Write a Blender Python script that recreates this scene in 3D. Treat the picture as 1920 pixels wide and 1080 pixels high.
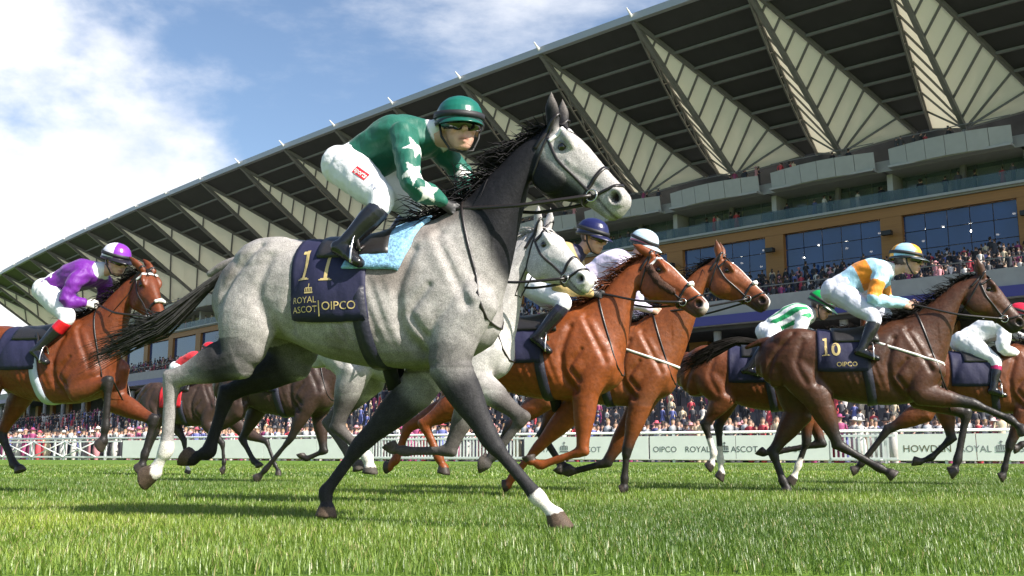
import bpy, math, random
import numpy as np
from mathutils import Vector, Matrix
from mathutils.bvhtree import BVHTree
for o in list(bpy.data.objects): bpy.data.objects.remove(o)
scene = bpy.context.scene
COL = scene.collection
R = math.radians
random.seed(7); RNG = np.random.default_rng(7)
# ------------------------------------------------------------------ camera
FPX = 1900.0; HORIZON = 850.0; CAMH = 0.37            # focal length and horizon row in photo pixels (1920 wide)
PITCH = math.atan((HORIZON - 540) / FPX)
cam = bpy.data.cameras.new('camera'); cam_o = bpy.data.objects.new('camera', cam); COL.objects.link(cam_o)
cam.sensor_width = 36.0; cam.lens = FPX / 1920 * 36; cam.clip_start = 0.05; cam.clip_end = 6000
cam_o.location = (0, 0, CAMH); cam_o.rotation_euler = (R(90) + PITCH, 0, 0)
scene.camera = cam_o
# ------------------------------------------------------------------ light
SUN_AZ = math.atan2(-0.62, 0.785)                       # direction towards the sun, in plan
SUN_EL = R(40)
w = bpy.data.worlds.new('World'); scene.world = w; w.use_nodes = True
nt = w.node_tree; nt.nodes.clear()
def nd(tree, t, **k):
    n = tree.nodes.new(t)
    for a, b in k.items(): setattr(n, a, b)
    return n
out = nd(nt, 'ShaderNodeOutputWorld'); bg = nd(nt, 'ShaderNodeBackground'); bg.inputs[1].default_value = 0.095
sky = nd(nt, 'ShaderNodeTexSky', sky_type='NISHITA', sun_disc=False)
sky.sun_elevation = SUN_EL; sky.sun_rotation = math.pi / 2 - SUN_AZ
sky.air_density = 1.0; sky.dust_density = 1.3; sky.ozone_density = 2.0
geo = nd(nt, 'ShaderNodeTexCoord')
L = nt.links.new
def wmath(op, a, b=None, c=None):
    n = nd(nt, 'ShaderNodeMath', operation=op)
    for i, v in enumerate((a, b, c)):
        if v is None: continue
        if isinstance(v, (int, float)): n.inputs[i].default_value = v
        else: L(v, n.inputs[i])
    return n.outputs[0]
def wnoise(scale, detail, rough, loc, stretch=(1, 1, 1.6)):
    m_ = nd(nt, 'ShaderNodeMapping'); m_.inputs['Scale'].default_value = stretch; m_.inputs['Location'].default_value = loc; L(geo.outputs['Generated'], m_.inputs[0])
    n = nd(nt, 'ShaderNodeTexNoise'); n.inputs['Scale'].default_value = scale; n.inputs['Detail'].default_value = detail; n.inputs['Roughness'].default_value = rough; L(m_.outputs[0], n.inputs['Vector']); return n.outputs['Fac']
def wdir(px, py):
    u = 540 - py; v = Vector((px - 960.0, FPX * math.cos(PITCH) - u * math.sin(PITCH), u * math.cos(PITCH) + FPX * math.sin(PITCH))); return v.normalized()
billow = wnoise(7.0, 9, .55, (.3, .1, .0)); wisp = wnoise(2.3, 8, .6, (4.2, 1.3, .4), (1, 1, 2.6))
cloud = None
for (px, py, rad, amp) in ((40, 480, .235, 1.25), (-520, 330, .30, 1.3), (-150, 640, .22, 1.2), (2700, 300, .25, 1.3)):   # the big cumulus on the left, its neighbours outside the frame
    dn = nd(nt, 'ShaderNodeVectorMath', operation='DOT_PRODUCT'); L(geo.outputs['Generated'], dn.inputs[0]); dn.inputs[1].default_value = wdir(px, py)
    an = wmath('ARCCOSINE', dn.outputs['Value']); v = wmath('ADD', wmath('MULTIPLY', wmath('SUBTRACT', rad, an), 6.0), wmath('MULTIPLY', wmath('SUBTRACT', billow, .5), 2.0 * amp))
    cloud = v if cloud is None else wmath('MAXIMUM', cloud, v)
mr = nd(nt, 'ShaderNodeMapRange', interpolation_type='SMOOTHSTEP'); L(cloud, mr.inputs['Value']); mr.inputs['From Min'].default_value = -.1; mr.inputs['From Max'].default_value = .75
mw = nd(nt, 'ShaderNodeMapRange', interpolation_type='SMOOTHSTEP'); L(wisp, mw.inputs['Value']); mw.inputs['From Min'].default_value = .54; mw.inputs['From Max'].default_value = .80; mw.inputs['To Max'].default_value = .75
fac = wmath('MAXIMUM', mr.outputs[0], mw.outputs[0])
cr2 = nd(nt, 'ShaderNodeValToRGB'); cr2.color_ramp.elements[0].color = (5.6, 5.8, 6.4, 1); cr2.color_ramp.elements[1].color = (7.2, 7.2, 7.3, 1); cr2.color_ramp.elements[0].position = 0.38; cr2.color_ramp.elements[1].position = 0.58
L(wnoise(4.5, 7, .55, (.9, .2, .1)), cr2.inputs[0])
mx = nd(nt, 'ShaderNodeMix', data_type='RGBA')
L(fac, mx.inputs['Factor']); L(sky.outputs[0], mx.inputs['A']); L(cr2.outputs[0], mx.inputs['B'])
L(mx.outputs['Result'], bg.inputs[0]); L(bg.outputs[0], out.inputs[0])
sun = bpy.data.lights.new('sun', 'SUN'); sun.energy = 5.0; sun.angle = R(0.5); sun.color = (1.0, 0.94, 0.85)
sun_o = bpy.data.objects.new('sun', sun); COL.objects.link(sun_o)
sd = Vector((math.cos(SUN_AZ) * math.cos(SUN_EL), math.sin(SUN_AZ) * math.cos(SUN_EL), math.sin(SUN_EL)))
sun_o.rotation_euler = sd.to_track_quat('Z', 'Y').to_euler(); sun_o.location = (0, 0, 60)
vs = scene.view_settings; vs.view_transform = 'Standard'; vs.look = 'None'; vs.gamma = 1; vs.exposure = 0.95; vs.use_curve_mapping = False
# ------------------------------------------------------------------ pixel helpers
CAM = np.array([0, 0, CAMH])
def ray(px, py):
    u = 540 - py
    d = np.array([px - 960.0, FPX * math.cos(PITCH) - u * math.sin(PITCH), u * math.cos(PITCH) + FPX * math.sin(PITCH)])
    return d / np.linalg.norm(d)
def at_z(px, py, z): d = ray(px, py); return CAM + d * ((z - CAMH) / d[2])
def at_y(px, py, y): d = ray(px, py); return CAM + d * (y / d[1])
class Frame:                                            # a horse's own frame: x forward, y left, z up, origin on the ground under the withers
    def __init__(s, O, yaw):
        s.O = np.array([O[0], O[1], 0.0]); s.yaw = yaw
        s.f = np.array([math.cos(yaw), -math.sin(yaw), 0]); s.l = np.array([math.sin(yaw), math.cos(yaw), 0])
    def px(s, p, lat=0.0):                              # photo pixel -> point of the vertical plane at this lateral offset
        d = ray(*p); t = ((s.O - CAM) @ s.l + lat) / (d @ s.l); q = CAM + d * t - s.O
        return np.array([q @ s.f, lat, q[2]])
# ------------------------------------------------------------------ tagging
def tag(o, label=None, cat=None, group=None, kind=None):
    for k, v in (('label', label), ('category', cat), ('group', group), ('kind', kind)):
        if v: o[k] = v
    return o
def empty(name, loc=(0, 0, 0), rz=0.0, parent=None):
    o = bpy.data.objects.new(name, None); COL.objects.link(o); o.location = loc; o.rotation_euler = (0, 0, rz); o.empty_display_size = 0.2
    if parent: o.parent = parent
    return o
def mesh_from(name, V, Fc, smooth=True):
    me = bpy.data.meshes.new(name); me.from_pydata([tuple(map(float, v)) for v in V], [], [tuple(map(int, f)) for f in Fc]); me.update()
    if smooth: me.polygons.foreach_set('use_smooth', [True] * len(me.polygons))
    return me
def link(name, me, mat, parent=None, kind=None):
    o = bpy.data.objects.new(name, me); COL.objects.link(o)
    if mat is not None:
        me.materials.clear(); me.materials.append(mat)
    if parent: o.parent = parent
    if kind: o['kind'] = kind
    return o
# ------------------------------------------------------------------ materials
MATS = {}
def pbsdf(name):
    m = bpy.data.materials.new(name); m.use_nodes = True; t = m.node_tree
    return m, t, t.nodes['Principled BSDF']
def mat(name, col, rough=0.6, metal=0.0, noise=0.0, nscale=20.0, bump=0.0, bscale=80.0, spec=0.5, trans=None, stretch=(1, 1, 1), coat=0.0):
    if name in MATS: return MATS[name]
    m, t, b = pbsdf(name); b.inputs['Base Color'].default_value = (*col, 1); b.inputs['Roughness'].default_value = rough
    b.inputs['Metallic'].default_value = metal; b.inputs['Specular IOR Level'].default_value = spec; b.inputs['Coat Weight'].default_value = coat
    if noise or bump:
        tc = nd(t, 'ShaderNodeTexCoord'); ma = nd(t, 'ShaderNodeMapping'); ma.inputs['Scale'].default_value = stretch
        t.links.new(tc.outputs['Object'], ma.inputs[0])
    if noise:
        n = nd(t, 'ShaderNodeTexNoise'); n.inputs['Scale'].default_value = nscale; n.inputs['Detail'].default_value = 5
        t.links.new(ma.outputs[0], n.inputs['Vector'])
        r = nd(t, 'ShaderNodeMapRange'); r.inputs['From Min'].default_value = .3; r.inputs['From Max'].default_value = .7
        r.inputs['To Min'].default_value = 1 - noise; r.inputs['To Max'].default_value = 1 + noise
        x = nd(t, 'ShaderNodeVectorMath', operation='SCALE'); x.inputs[0].default_value = col
        t.links.new(n.outputs['Fac'], r.inputs['Value']); t.links.new(r.outputs[0], x.inputs['Scale']); t.links.new(x.outputs[0], b.inputs['Base Color'])
    if bump:
        n = nd(t, 'ShaderNodeTexNoise'); n.inputs['Scale'].default_value = bscale; n.inputs['Detail'].default_value = 4
        t.links.new(ma.outputs[0], n.inputs['Vector'])
        bp = nd(t, 'ShaderNodeBump'); bp.inputs['Strength'].default_value = 1; bp.inputs['Distance'].default_value = bump
        t.links.new(n.outputs['Fac'], bp.inputs['Height']); t.links.new(bp.outputs[0], b.inputs['Normal'])
    MATS[name] = m; return m
def vmat(name, rough=0.5, noise=0.15, nscale=30.0, bump=0.002, bscale=60.0, spec=0.5, stretch=(1, 1, 1), sheen=0.0, dapple=0.0, b2=0.0, b2scale=400.0, rvar=0.0):
    """colour from the mesh's own 'col' attribute (coat or cloth colour), with grain and fine relief"""
    if name in MATS: return MATS[name]
    m, t, b = pbsdf(name); b.inputs['Roughness'].default_value = rough; b.inputs['Specular IOR Level'].default_value = spec
    b.inputs['Sheen Weight'].default_value = sheen
    a = nd(t, 'ShaderNodeAttribute', attribute_name='col'); tc = nd(t, 'ShaderNodeTexCoord'); ma = nd(t, 'ShaderNodeMapping'); ma.inputs['Scale'].default_value = stretch
    K = t.links.new; K(tc.outputs['Object'], ma.inputs[0])
    n = nd(t, 'ShaderNodeTexNoise'); n.inputs['Scale'].default_value = nscale; n.inputs['Detail'].default_value = 6; K(ma.outputs[0], n.inputs['Vector'])
    r = nd(t, 'ShaderNodeMapRange'); r.inputs['From Min'].default_value = .3; r.inputs['From Max'].default_value = .7
    r.inputs['To Min'].default_value = 1 - noise; r.inputs['To Max'].default_value = 1 + noise; K(n.outputs['Fac'], r.inputs['Value'])
    x = nd(t, 'ShaderNodeVectorMath', operation='SCALE'); K(a.outputs['Color'], x.inputs[0]); K(r.outputs[0], x.inputs['Scale']); last = x.outputs[0]
    if dapple:
        v = nd(t, 'ShaderNodeTexVoronoi'); v.inputs['Scale'].default_value = 17; v.inputs['Randomness'].default_value = 0.9
        n3 = nd(t, 'ShaderNodeTexNoise'); n3.inputs['Scale'].default_value = 190; n3.inputs['Detail'].default_value = 3; K(tc.outputs['Object'], n3.inputs['Vector'])
        K(tc.outputs['Object'], v.inputs['Vector'])
        r2 = nd(t, 'ShaderNodeMapRange'); r2.inputs['From Min'].default_value = .1; r2.inputs['From Max'].default_value = .65; r2.inputs['To Min'].default_value = 1 + dapple; r2.inputs['To Max'].default_value = 1 - dapple
        K(v.outputs['Distance'], r2.inputs['Value'])
        r3 = nd(t, 'ShaderNodeMapRange'); r3.inputs['From Min'].default_value = .35; r3.inputs['From Max'].default_value = .65; r3.inputs['To Min'].default_value = .66; r3.inputs['To Max'].default_value = 1.22
        K(n3.outputs['Fac'], r3.inputs['Value'])
        mm = nd(t, 'ShaderNodeMath', operation='MULTIPLY'); K(r2.outputs[0], mm.inputs[0]); K(r3.outputs[0], mm.inputs[1])
        y = nd(t, 'ShaderNodeVectorMath', operation='SCALE'); K(last, y.inputs[0]); K(mm.outputs[0], y.inputs['Scale']); last = y.outputs[0]
    K(last, b.inputs['Base Color'])
    n2 = nd(t, 'ShaderNodeTexNoise'); n2.inputs['Scale'].default_value = bscale; n2.inputs['Detail'].default_value = 5; K(ma.outputs[0], n2.inputs['Vector'])
    bp = nd(t, 'ShaderNodeBump'); bp.inputs['Strength'].default_value = 1; bp.inputs['Distance'].default_value = bump; K(n2.outputs['Fac'], bp.inputs['Height'])
    if b2:
        n4 = nd(t, 'ShaderNodeTexNoise'); n4.inputs['Scale'].default_value = b2scale; n4.inputs['Detail'].default_value = 2; K(ma.outputs[0], n4.inputs['Vector'])
        bq = nd(t, 'ShaderNodeBump'); bq.inputs['Strength'].default_value = 1; bq.inputs['Distance'].default_value = b2; K(n4.outputs['Fac'], bq.inputs['Height']); K(bp.outputs[0], bq.inputs['Normal']); bp = bq
    if rvar:
        rr = nd(t, 'ShaderNodeMapRange'); rr.inputs['From Min'].default_value = .35; rr.inputs['From Max'].default_value = .65; rr.inputs['To Min'].default_value = rough - rvar; rr.inputs['To Max'].default_value = rough + rvar
        K(n2.outputs['Fac'], rr.inputs['Value']); K(rr.outputs[0], b.inputs['Roughness'])
    K(bp.outputs[0], b.inputs['Normal']); MATS[name] = m; return m
def set_col(me, C):
    at = me.color_attributes.new('col', 'FLOAT_COLOR', 'POINT'); n = len(me.vertices)
    buf = np.ones((n, 4), np.float32); buf[:, :3] = C; at.data.foreach_set('color', buf.ravel())
def coords(me):
    a = np.empty(len(me.vertices) * 3, np.float32); me.vertices.foreach_get('co', a); return a.reshape(-1, 3).astype(float)
def normals(me):
    a = np.empty(len(me.vertices) * 3, np.float32); me.vertices.foreach_get('normal', a); return a.reshape(-1, 3).astype(float)
# ------------------------------------------------------------------ soft-body modelling
class Soup:
    def __init__(s): s.V = []; s.F = []
    def loft(s, secs, n=18, cap=True):
        """secs: (centre, axis_a, axis_b, ra, rb[, power]) rings joined in order"""
        b0 = len(s.V)
        for c in secs:
            ce, aa, bb, ra, rb = c[:5]; p = c[5] if len(c) > 5 else 2.0
            for k in range(n):
                th = 2 * math.pi * k / n; x = math.cos(th); y = math.sin(th); q = 2.0 / p
                s.V.append(np.asarray(ce) + np.asarray(aa) * ra * math.copysign(abs(x) ** q, x) + np.asarray(bb) * rb * math.copysign(abs(y) ** q, y))
        for i in range(len(secs) - 1):
            for k in range(n):
                a = b0 + i * n + k; b = b0 + i * n + (k + 1) % n
                s.F.append((a, b, b + n, a + n))
        if cap:
            s.F.append(tuple(b0 + k for k in range(n))[::-1]); e = b0 + (len(secs) - 1) * n; s.F.append(tuple(e + k for k in range(n)))
    def limb(s, pts, rad, side=(0, 1, 0), n=16, sub=4, power=2.0):
        """tapered tube through pts; rad = (fore-aft, lateral) at each point; smooth in between"""
        P = np.array(pts, float); Q = np.array([(r, r) if np.isscalar(r) else r for r in rad], float)
        T, Rr = spline(P, sub), spline(Q, sub, mono=True); secs = []
        for i in range(len(T)):
            t = T[min(i + 1, len(T) - 1)] - T[max(i - 1, 0)]; t = t / (np.linalg.norm(t) + 1e-9)
            sd_ = np.array(side, float); sd_ = sd_ - t * (sd_ @ t); sd_ /= (np.linalg.norm(sd_) + 1e-9); up = np.cross(t, sd_)
            secs.append((T[i], up, sd_, Rr[i][0], Rr[i][1], power))
        t0 = T[1] - T[0]; t0 /= np.linalg.norm(t0) + 1e-9; t1 = T[-1] - T[-2]; t1 /= np.linalg.norm(t1) + 1e-9
        a = secs[0]; b = secs[-1]
        secs = [(a[0] - t0 * a[3] * .55, a[1], a[2], a[3] * .5, a[4] * .5), (a[0] - t0 * a[3] * .3, a[1], a[2], a[3] * .82, a[4] * .82)] + secs + [(b[0] + t1 * b[3] * .3, b[1], b[2], b[3] * .82, b[4] * .82), (b[0] + t1 * b[3] * .55, b[1], b[2], b[3] * .5, b[4] * .5)]
        s.loft(secs, n)
    def ball(s, c, r, M=None, n=14):
        r = np.array((r, r, r) if np.isscalar(r) else r, float); M = np.eye(3) if M is None else np.array(M)
        secs = []
        for i in range(1, n // 2 + 1):
            a = math.pi * i / (n // 2 + 1); secs.append((np.array(c) + M @ np.array([0, 0, r[2] * math.cos(a)]), M @ np.array([1, 0, 0]), M @ np.array([0, 1, 0]), r[0] * math.sin(a), r[1] * math.sin(a)))
        s.loft(secs, n)
    def fuse(s, name, voxel, smooth=5, fac=0.5):
        me = mesh_from(name, s.V, s.F); o = bpy.data.objects.new(name, me); COL.objects.link(o)
        m = o.modifiers.new('r', 'REMESH'); m.mode = 'VOXEL'; m.voxel_size = voxel; m.use_smooth_shade = True
        if smooth: q = o.modifiers.new('s', 'SMOOTH'); q.factor = fac; q.iterations = smooth
        dg = bpy.context.evaluated_depsgraph_get(); dg.update()
        nm = bpy.data.meshes.new_from_object(o.evaluated_get(dg)); bpy.data.objects.remove(o); bpy.data.meshes.remove(me)
        nm.name = name; nm.polygons.foreach_set('use_smooth', [True] * len(nm.polygons)); return nm
def spline(P, sub, mono=False):
    P = np.asarray(P, float); out_ = []
    for i in range(len(P) - 1):
        p0 = P[max(i - 1, 0)]; p1 = P[i]; p2 = P[i + 1]; p3 = P[min(i + 2, len(P) - 1)]
        for k in range(sub):
            t = k / sub
            if mono: out_.append(p1 + (p2 - p1) * (t * t * (3 - 2 * t) * .5 + t * .5))
            else: out_.append(.5 * ((2 * p1) + (p2 - p0) * t + (2 * p0 - 5 * p1 + 4 * p2 - p3) * t * t + (3 * p1 - p0 - 3 * p2 + p3) * t ** 3) * .6 + (p1 + (p2 - p1) * t) * .4)
    out_.append(P[-1]); return np.array(out_)
def seg_dist(P, A, B):
    A = np.asarray(A, float); B = np.asarray(B, float); d = B - A; t = np.clip(((P - A) @ d) / (d @ d + 1e-12), 0, 1)
    return np.linalg.norm(P - (A + t[:, None] * d), axis=1), t
def unit(v): v = np.asarray(v, float); return v / (np.linalg.norm(v) + 1e-12)
def smoothstep(a, b, x): t = np.clip((x - a) / (b - a), 0, 1); return t * t * (3 - 2 * t)
def vnoise(P, sc, seed=0):                               # cheap smooth noise for shape and coat variation, about -1..1
    rg = np.random.default_rng(seed); v = np.zeros(len(P))
    for k in range(7):
        d = rg.normal(size=3); d /= np.linalg.norm(d); v += np.sin((P @ d) * sc * rg.uniform(.6, 1.7) + rg.uniform(0, 6.28))
    return v / 3.2
# ================================================================== horses
TOR = [  # x, top, bottom, half width, of a racehorse 1.62 m at the withers (x = 0 at the withers)
 (.30, 1.22, .99, .10), (.25, 1.33, .92, .165), (.15, 1.46, .865, .205), (.04, 1.575, .835, .225), (-.08, 1.605, .82, .238), (-.24, 1.56, .815, .262), (-.42, 1.525, .83, .283),
 (-.60, 1.52, .865, .288), (-.76, 1.54, .92, .275), (-.92, 1.565, .985, .262), (-1.06, 1.56, 1.02, .25), (-1.19, 1.51, 1.05, .225), (-1.30, 1.42, 1.09, .17), (-1.37, 1.31, 1.13, .10)]
GROOVES = [([(-.10, 1.42), (-.17, 1.2), (-.15, 1.0), (-.06, .88)], .013, .03), ([(.02, 1.5), (.12, 1.3), (.2, 1.12)], .010, .028), ([(.0, 1.22), (-.1, 1.08), (-.02, .96)], .008, .02),
           ([(-1.0, 1.5), (-1.18, 1.3), (-1.26, 1.08), (-1.22, .92)], .011, .025), ([(-.70, 1.36), (-.78, 1.18), (-.80, 1.02)], .012, .035), ([(-.92, 1.42), (-.98, 1.2), (-.9, 1.02)], .007, .03)]
HIDE = []
def make_horse(S):
    fr = S['frame']; sc = S.get('scale', 1.0); pit = R(S.get('pitch', 0)); c, s_ = math.cos(pit), math.sin(pit); zw = 1.60 * sc; dz = S.get('dz', 0)
    def tp(x, y, z):
        x, y, z = x * sc, y * sc, z * sc - zw
        return np.array([x * c - z * s_, y, x * s_ + z * c + zw + dz])
    def inv(P):
        x = P[:, 0]; z = P[:, 2] - zw - dz; return np.stack([(x * c + z * s_) / sc, P[:, 1] / sc, (-x * s_ + z * c + zw) / sc], 1)
    ex = tp(1, 0, 0) - tp(0, 0, 0); ez = tp(0, 0, 1) - tp(0, 0, 0); ex = unit(ex); ez = unit(ez); ey = np.array([0, 1., 0])
    sp = Soup()
    # trunk
    st = np.array(TOR); st = spline(st, 3); secs = []
    for x, t, b, wd in st: secs.append((tp(x, 0, (t + b) / 2), ey, ez, wd * sc, (t - b) / 2 * sc, 2.25))
    sp.loft(secs, 28)
    # withers ridge and croup muscles
    sp.limb([tp(.10, 0, 1.50), tp(-.05, 0, 1.565), tp(-.28, 0, 1.53)], [(.05, .06), (.06, .07), (.04, .07)], n=12)
    for s in (-1, 1):
        sp.ball(tp(-.98, s * .125, 1.40), (.25 * sc, .125 * sc, .165 * sc)); sp.ball(tp(-1.17, s * .12, 1.22), (.16 * sc, .10 * sc, .24 * sc))
        sp.ball(tp(.04, s * .13, 1.30), (.15 * sc, .095 * sc, .25 * sc), M=rot_y(-25)); sp.ball(tp(.17, s * .10, 1.10), (.12 * sc, .10 * sc, .13 * sc))
        sp.ball(tp(-.06, s * .155, 1.08), (.13 * sc, .085 * sc, .16 * sc), M=rot_y(30))
    # legs
    legs = {}
    def getp(v, lat): return fr.px(v, lat) if len(v) == 2 else np.array([v[0] * sc, v[1] if abs(v[1]) > 0 else lat, v[2] * sc])
    for key, J in S['legs'].items():
        s = -1 if key[0] == 'n' else 1; fore = key[1] == 'f'
        lat = s * (.145 if fore else .15)
        k, f, h = [getp(v, lat * m) for v, m in zip(J[:3], (1, .9, .85))]
        th = unit(h - f); hl = np.linalg.norm(h - f)
        if fore:
            e0 = tp(.02, s * .155, .93); e = k + unit(e0 - k) * min(np.linalg.norm(e0 - k), .46 * sc)
            sh = tp(.17, s * .13, 1.14)
            if e[0] > e0[0] + .05: sh = sh + np.array([.05, 0, .02])
            sp.limb([sh, (sh + e) / 2 + ex * -.03, e], [(.14, .09), (.135, .09), (.112, .082)], n=16)
            m1 = e + (k - e) * .35; m2 = e + (k - e) * .78
            sp.limb([e, m1, m2, k], [(.115, .082), (.096, .074), (.058, .05), (.051, .046)], n=16)
            d1 = unit(f - k)
            sp.limb([k - d1 * .03, k + d1 * .035, k + (f - k) * .3, k + (f - k) * .8, f, f + th * .04], [(.051, .046), (.046, .043), (.034, .028), (.034, .028), (.044, .038), (.039, .036)], n=14)
            top = e
        else:
            s0 = tp(-.84, s * .175, .98); stf = k + unit(s0 - k) * min(np.linalg.norm(s0 - k), .47 * sc)
            hip = tp(-1.02, s * .12, 1.30)
            stf[1] = s * .175
            sp.limb([hip, (hip + stf) / 2 + np.array([-.02, s * .01, 0]), stf], [(.225, .13), (.20, .125), (.14, .092)], n=18)
            m1 = stf + (k - stf) * .35; m2 = stf + (k - stf) * .8; dk = unit(k - stf)
            sp.limb([stf, m1, m2, k], [(.14, .092), (.112, .078), (.06, .047), (.052, .043)], n=16)
            # point of hock and tendon
            d1 = unit(f - k); bk = unit(dk - d1) if np.linalg.norm(dk - d1) > .15 else -ex
            hp = k + bk * .035
            sp.limb([m2 + (hp - k) * .7, hp + bk * .012], [.026, .026], n=10)
            sp.limb([k - d1 * .02, k + d1 * .05, k + (f - k) * .35, k + (f - k) * .8, f, f + th * .04], [(.054, .045), (.05, .042), (.038, .031), (.036, .031), (.047, .041), (.041, .038)], n=14)
            top = stf
        # pastern and hoof
        an = math.atan2(th[2], th[0]) - R(J[3] if len(J) > 3 else 38); sn = np.array([math.cos(an), 0, math.sin(an)])
        cor = f + th * hl * .52; a1 = unit(np.cross(th, ey)); a2 = unit(np.cross(sn, ey))
        sp.limb([f, f + th * hl * .3, cor], [(.038, .035), (.031, .03), (.037, .036)], n=12)
        so = cor + th * hl * .2 + sn * hl * .22
        sp.loft([(cor - th * .006, a1, ey, .040, .040), (cor + th * .01, unit(a1 * .7 + a2 * .3), ey, .048, .047), (cor * .4 + so * .6, unit(a1 * .3 + a2 * .7), ey, .057, .053), (so, a2, ey, .066, .058), (so + sn * .004, a2, ey, .058, .05)], 16)
        legs[key] = (top, k, f, cor, so, th, sn)
    # neck and head
    poll = getp(S['head'][0], S.get('poll_y', 0)); nose = getp(S['head'][1], S.get('nose_y', 0)); A = nose - poll; HL = np.linalg.norm(A); A = A / HL
    HS = S.get('hs', .60) / .60
    roll = R(S.get('roll', 0))
    Cc = unit(np.cross(np.array([0, 0, 1.]), A)); B = np.cross(A, Cc)              # Cc to the left, B dorsal
    Cc, B = Cc * math.cos(roll) + B * math.sin(roll), B * math.cos(roll) - Cc * math.sin(roll)
    def hp_(a, b, cc): return poll + A * a * HL + B * b * HS + Cc * cc * HS
    HD = [(-.04, .0, -.16, .05, 2), (.04, .030, -.225, .078, 2.1), (.14, .050, -.275, .090, 2.2), (.26, .055, -.300, .095, 2.3), (.38, .047, -.290, .087, 2.3), (.50, .033, -.255, .071, 2.2), (.62, .018, -.217, .059, 2.2),
          (.74, .006, -.195, .055, 2.3), (.85, -.004, -.19, .060, 2.4), (.94, -.018, -.185, .057, 2.3), (.99, -.04, -.165, .044, 2.1), (1.01, -.07, -.135, .024, 2)]
    secs = []
    for a, t, b, wd, pw in spline(np.array(HD), 2): secs.append((hp_(a, (t + b) / 2, 0), Cc, B, wd * HS, (t - b) / 2 * HS, pw))
    sp.loft(secs, 22)
    for s in (-1, 1):
        sp.ball(hp_(.30, -.17, s * .064), (.115 * HS, .036 * HS, .12 * HS), M=np.stack([A, Cc, B], 1))                 # jowl
        sp.limb([hp_(.15, .03, s * .065), hp_(.25, .02, s * .084), hp_(.33, .0, s * .078)], [.018, .024, .015], side=Cc, n=10)     # brow
        sp.limb([hp_(.36, -.07, s * .078), hp_(.55, -.085, s * .06)], [.014, .009], side=Cc, n=8)                            # facial crest
        sp.limb([hp_(.84, -.035, s * .045), hp_(.93, -.055, s * .050), hp_(.955, -.085, s * .044)], [.018, .024, .016], side=Cc, n=10)   # nostril wing
        # ear
        e0 = hp_(.02, .03, s * .052); up = unit(S.get('ear', B * .8 - A * .45)); tip = e0 + up * .17 * HS + Cc * s * .015
        sp.limb([e0 - up * .03, e0 + up * .03 * HS, e0 + up * .085 * HS + Cc * s * .012, tip], [(.030, .028), (.040, .030), (.040, .024), (.005, .005)], side=Cc, n=10)
    w0 = tp(-.10, 0, 1.59); ch = tp(.28, 0, 1.02); thr = hp_(.20, -.235, 0); pt = hp_(-.03, .02, 0)
    tops = spline(np.array([w0, w0 + (pt - w0) * .35 + ez * S.get('crest', -.035), w0 + (pt - w0) * .72 + ez * .03, pt]), 5)
    thr2 = hp_(.10, -.265, 0)
    bots = spline(np.array([ch, ch + (thr2 - ch) * .35 + ex * .01, ch + (thr2 - ch) * .72 - unit(pt - w0) * .0 - ez * .005, thr2]), 5)
    n_ = len(tops); wds = np.interp(np.linspace(0, 1, n_), [0, .25, .6, .9, 1], [.20, .145, .098, .078, .07]); secs = []
    for i in range(n_):
        ax = tops[i] - bots[i]; hd = np.linalg.norm(ax) / 2; ax = ax / (2 * hd); tg = (tops[min(i + 1, n_ - 1)] + bots[min(i + 1, n_ - 1)] - tops[max(i - 1, 0)] - bots[max(i - 1, 0)])
        sd_ = unit(np.cross(ax, tg)); secs.append(((tops[i] + bots[i]) / 2, sd_, ax, wds[i] * sc, hd, 2.0))
    sp.loft(secs, 22)
    # tail dock
    dock = tp(-1.34, 0, 1.44); sp.limb([tp(-1.24, 0, 1.45), dock, dock + np.array([-.12, 0, -.05])], [.05, .036, .022], n=10)
    me = sp.fuse('horse_body', S.get('voxel', .013), 6)
    # ---- relief of the muscles, nostrils and mouth
    P = coords(me); N = normals(me); Q = inv(P); D = np.zeros(len(P))
    trunk = (Q[:, 0] < .3) & (Q[:, 2] > .8)
    sidew = smoothstep(.05, .13, np.abs(Q[:, 1]))
    for cv, dep, wid in GROOVES:
        cv = spline(np.array(cv), 5); d = np.full(len(P), 9.)
        for i in range(len(cv) - 1): d = np.minimum(d, seg_dist(Q[:, [0, 2]], cv[i], cv[i + 1])[0])
        D -= dep * 1.9 * np.exp(-(d / wid) ** 2) * sidew * trunk
    ribs = np.sin((Q[:, 0] * 1.0 + (Q[:, 2] - 1.1) * .35) * 2 * math.pi / .062) * smoothstep(-.62, -.5, Q[:, 0]) * smoothstep(-.16, -.26, Q[:, 0]) * smoothstep(.9, 1.0, Q[:, 2]) * smoothstep(1.32, 1.18, Q[:, 2])
    D += ribs * .003 * sidew * trunk + (vnoise(P, 17, 3) * .004 + vnoise(P, 38, 4) * .0016) * trunk
    hx = (P - poll) @ A / HL; hb = (P - poll) @ B / HS; hc = (P - poll) @ Cc / HS
    head = smoothstep(.0, .10, hx) * (hx < 1.1) * (np.abs(hc) < .14) * (hb > -.32) * (hb < .12)
    nost = np.zeros(len(P)); rim = np.zeros(len(P)); eye = np.zeros(len(P))
    for s in (-1, 1):
        q = np.sqrt(((hx - .915) * HL / .034) ** 2 + ((hb + .066) / .030) ** 2) + np.where(hc * s > .01, 0, 9)
        nost = np.maximum(nost, smoothstep(1.0, .75, q)); rim = np.maximum(rim, np.exp(-((q - 1.25) / .3) ** 2))
        q2 = np.sqrt(((hx - .25) * HL / .036) ** 2 + ((hb + .035) / .026) ** 2) + np.where(hc * s > .03, 0, 9)
        eye = np.maximum(eye, np.exp(-(q2) ** 2))
    mouth = np.exp(-((hb + .142 + (hx - .9) * .10) / .007) ** 2) * smoothstep(.72, .78, hx)
    D += head * (-.030 * nost + .006 * rim - .010 * eye - .007 * mouth)
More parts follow.
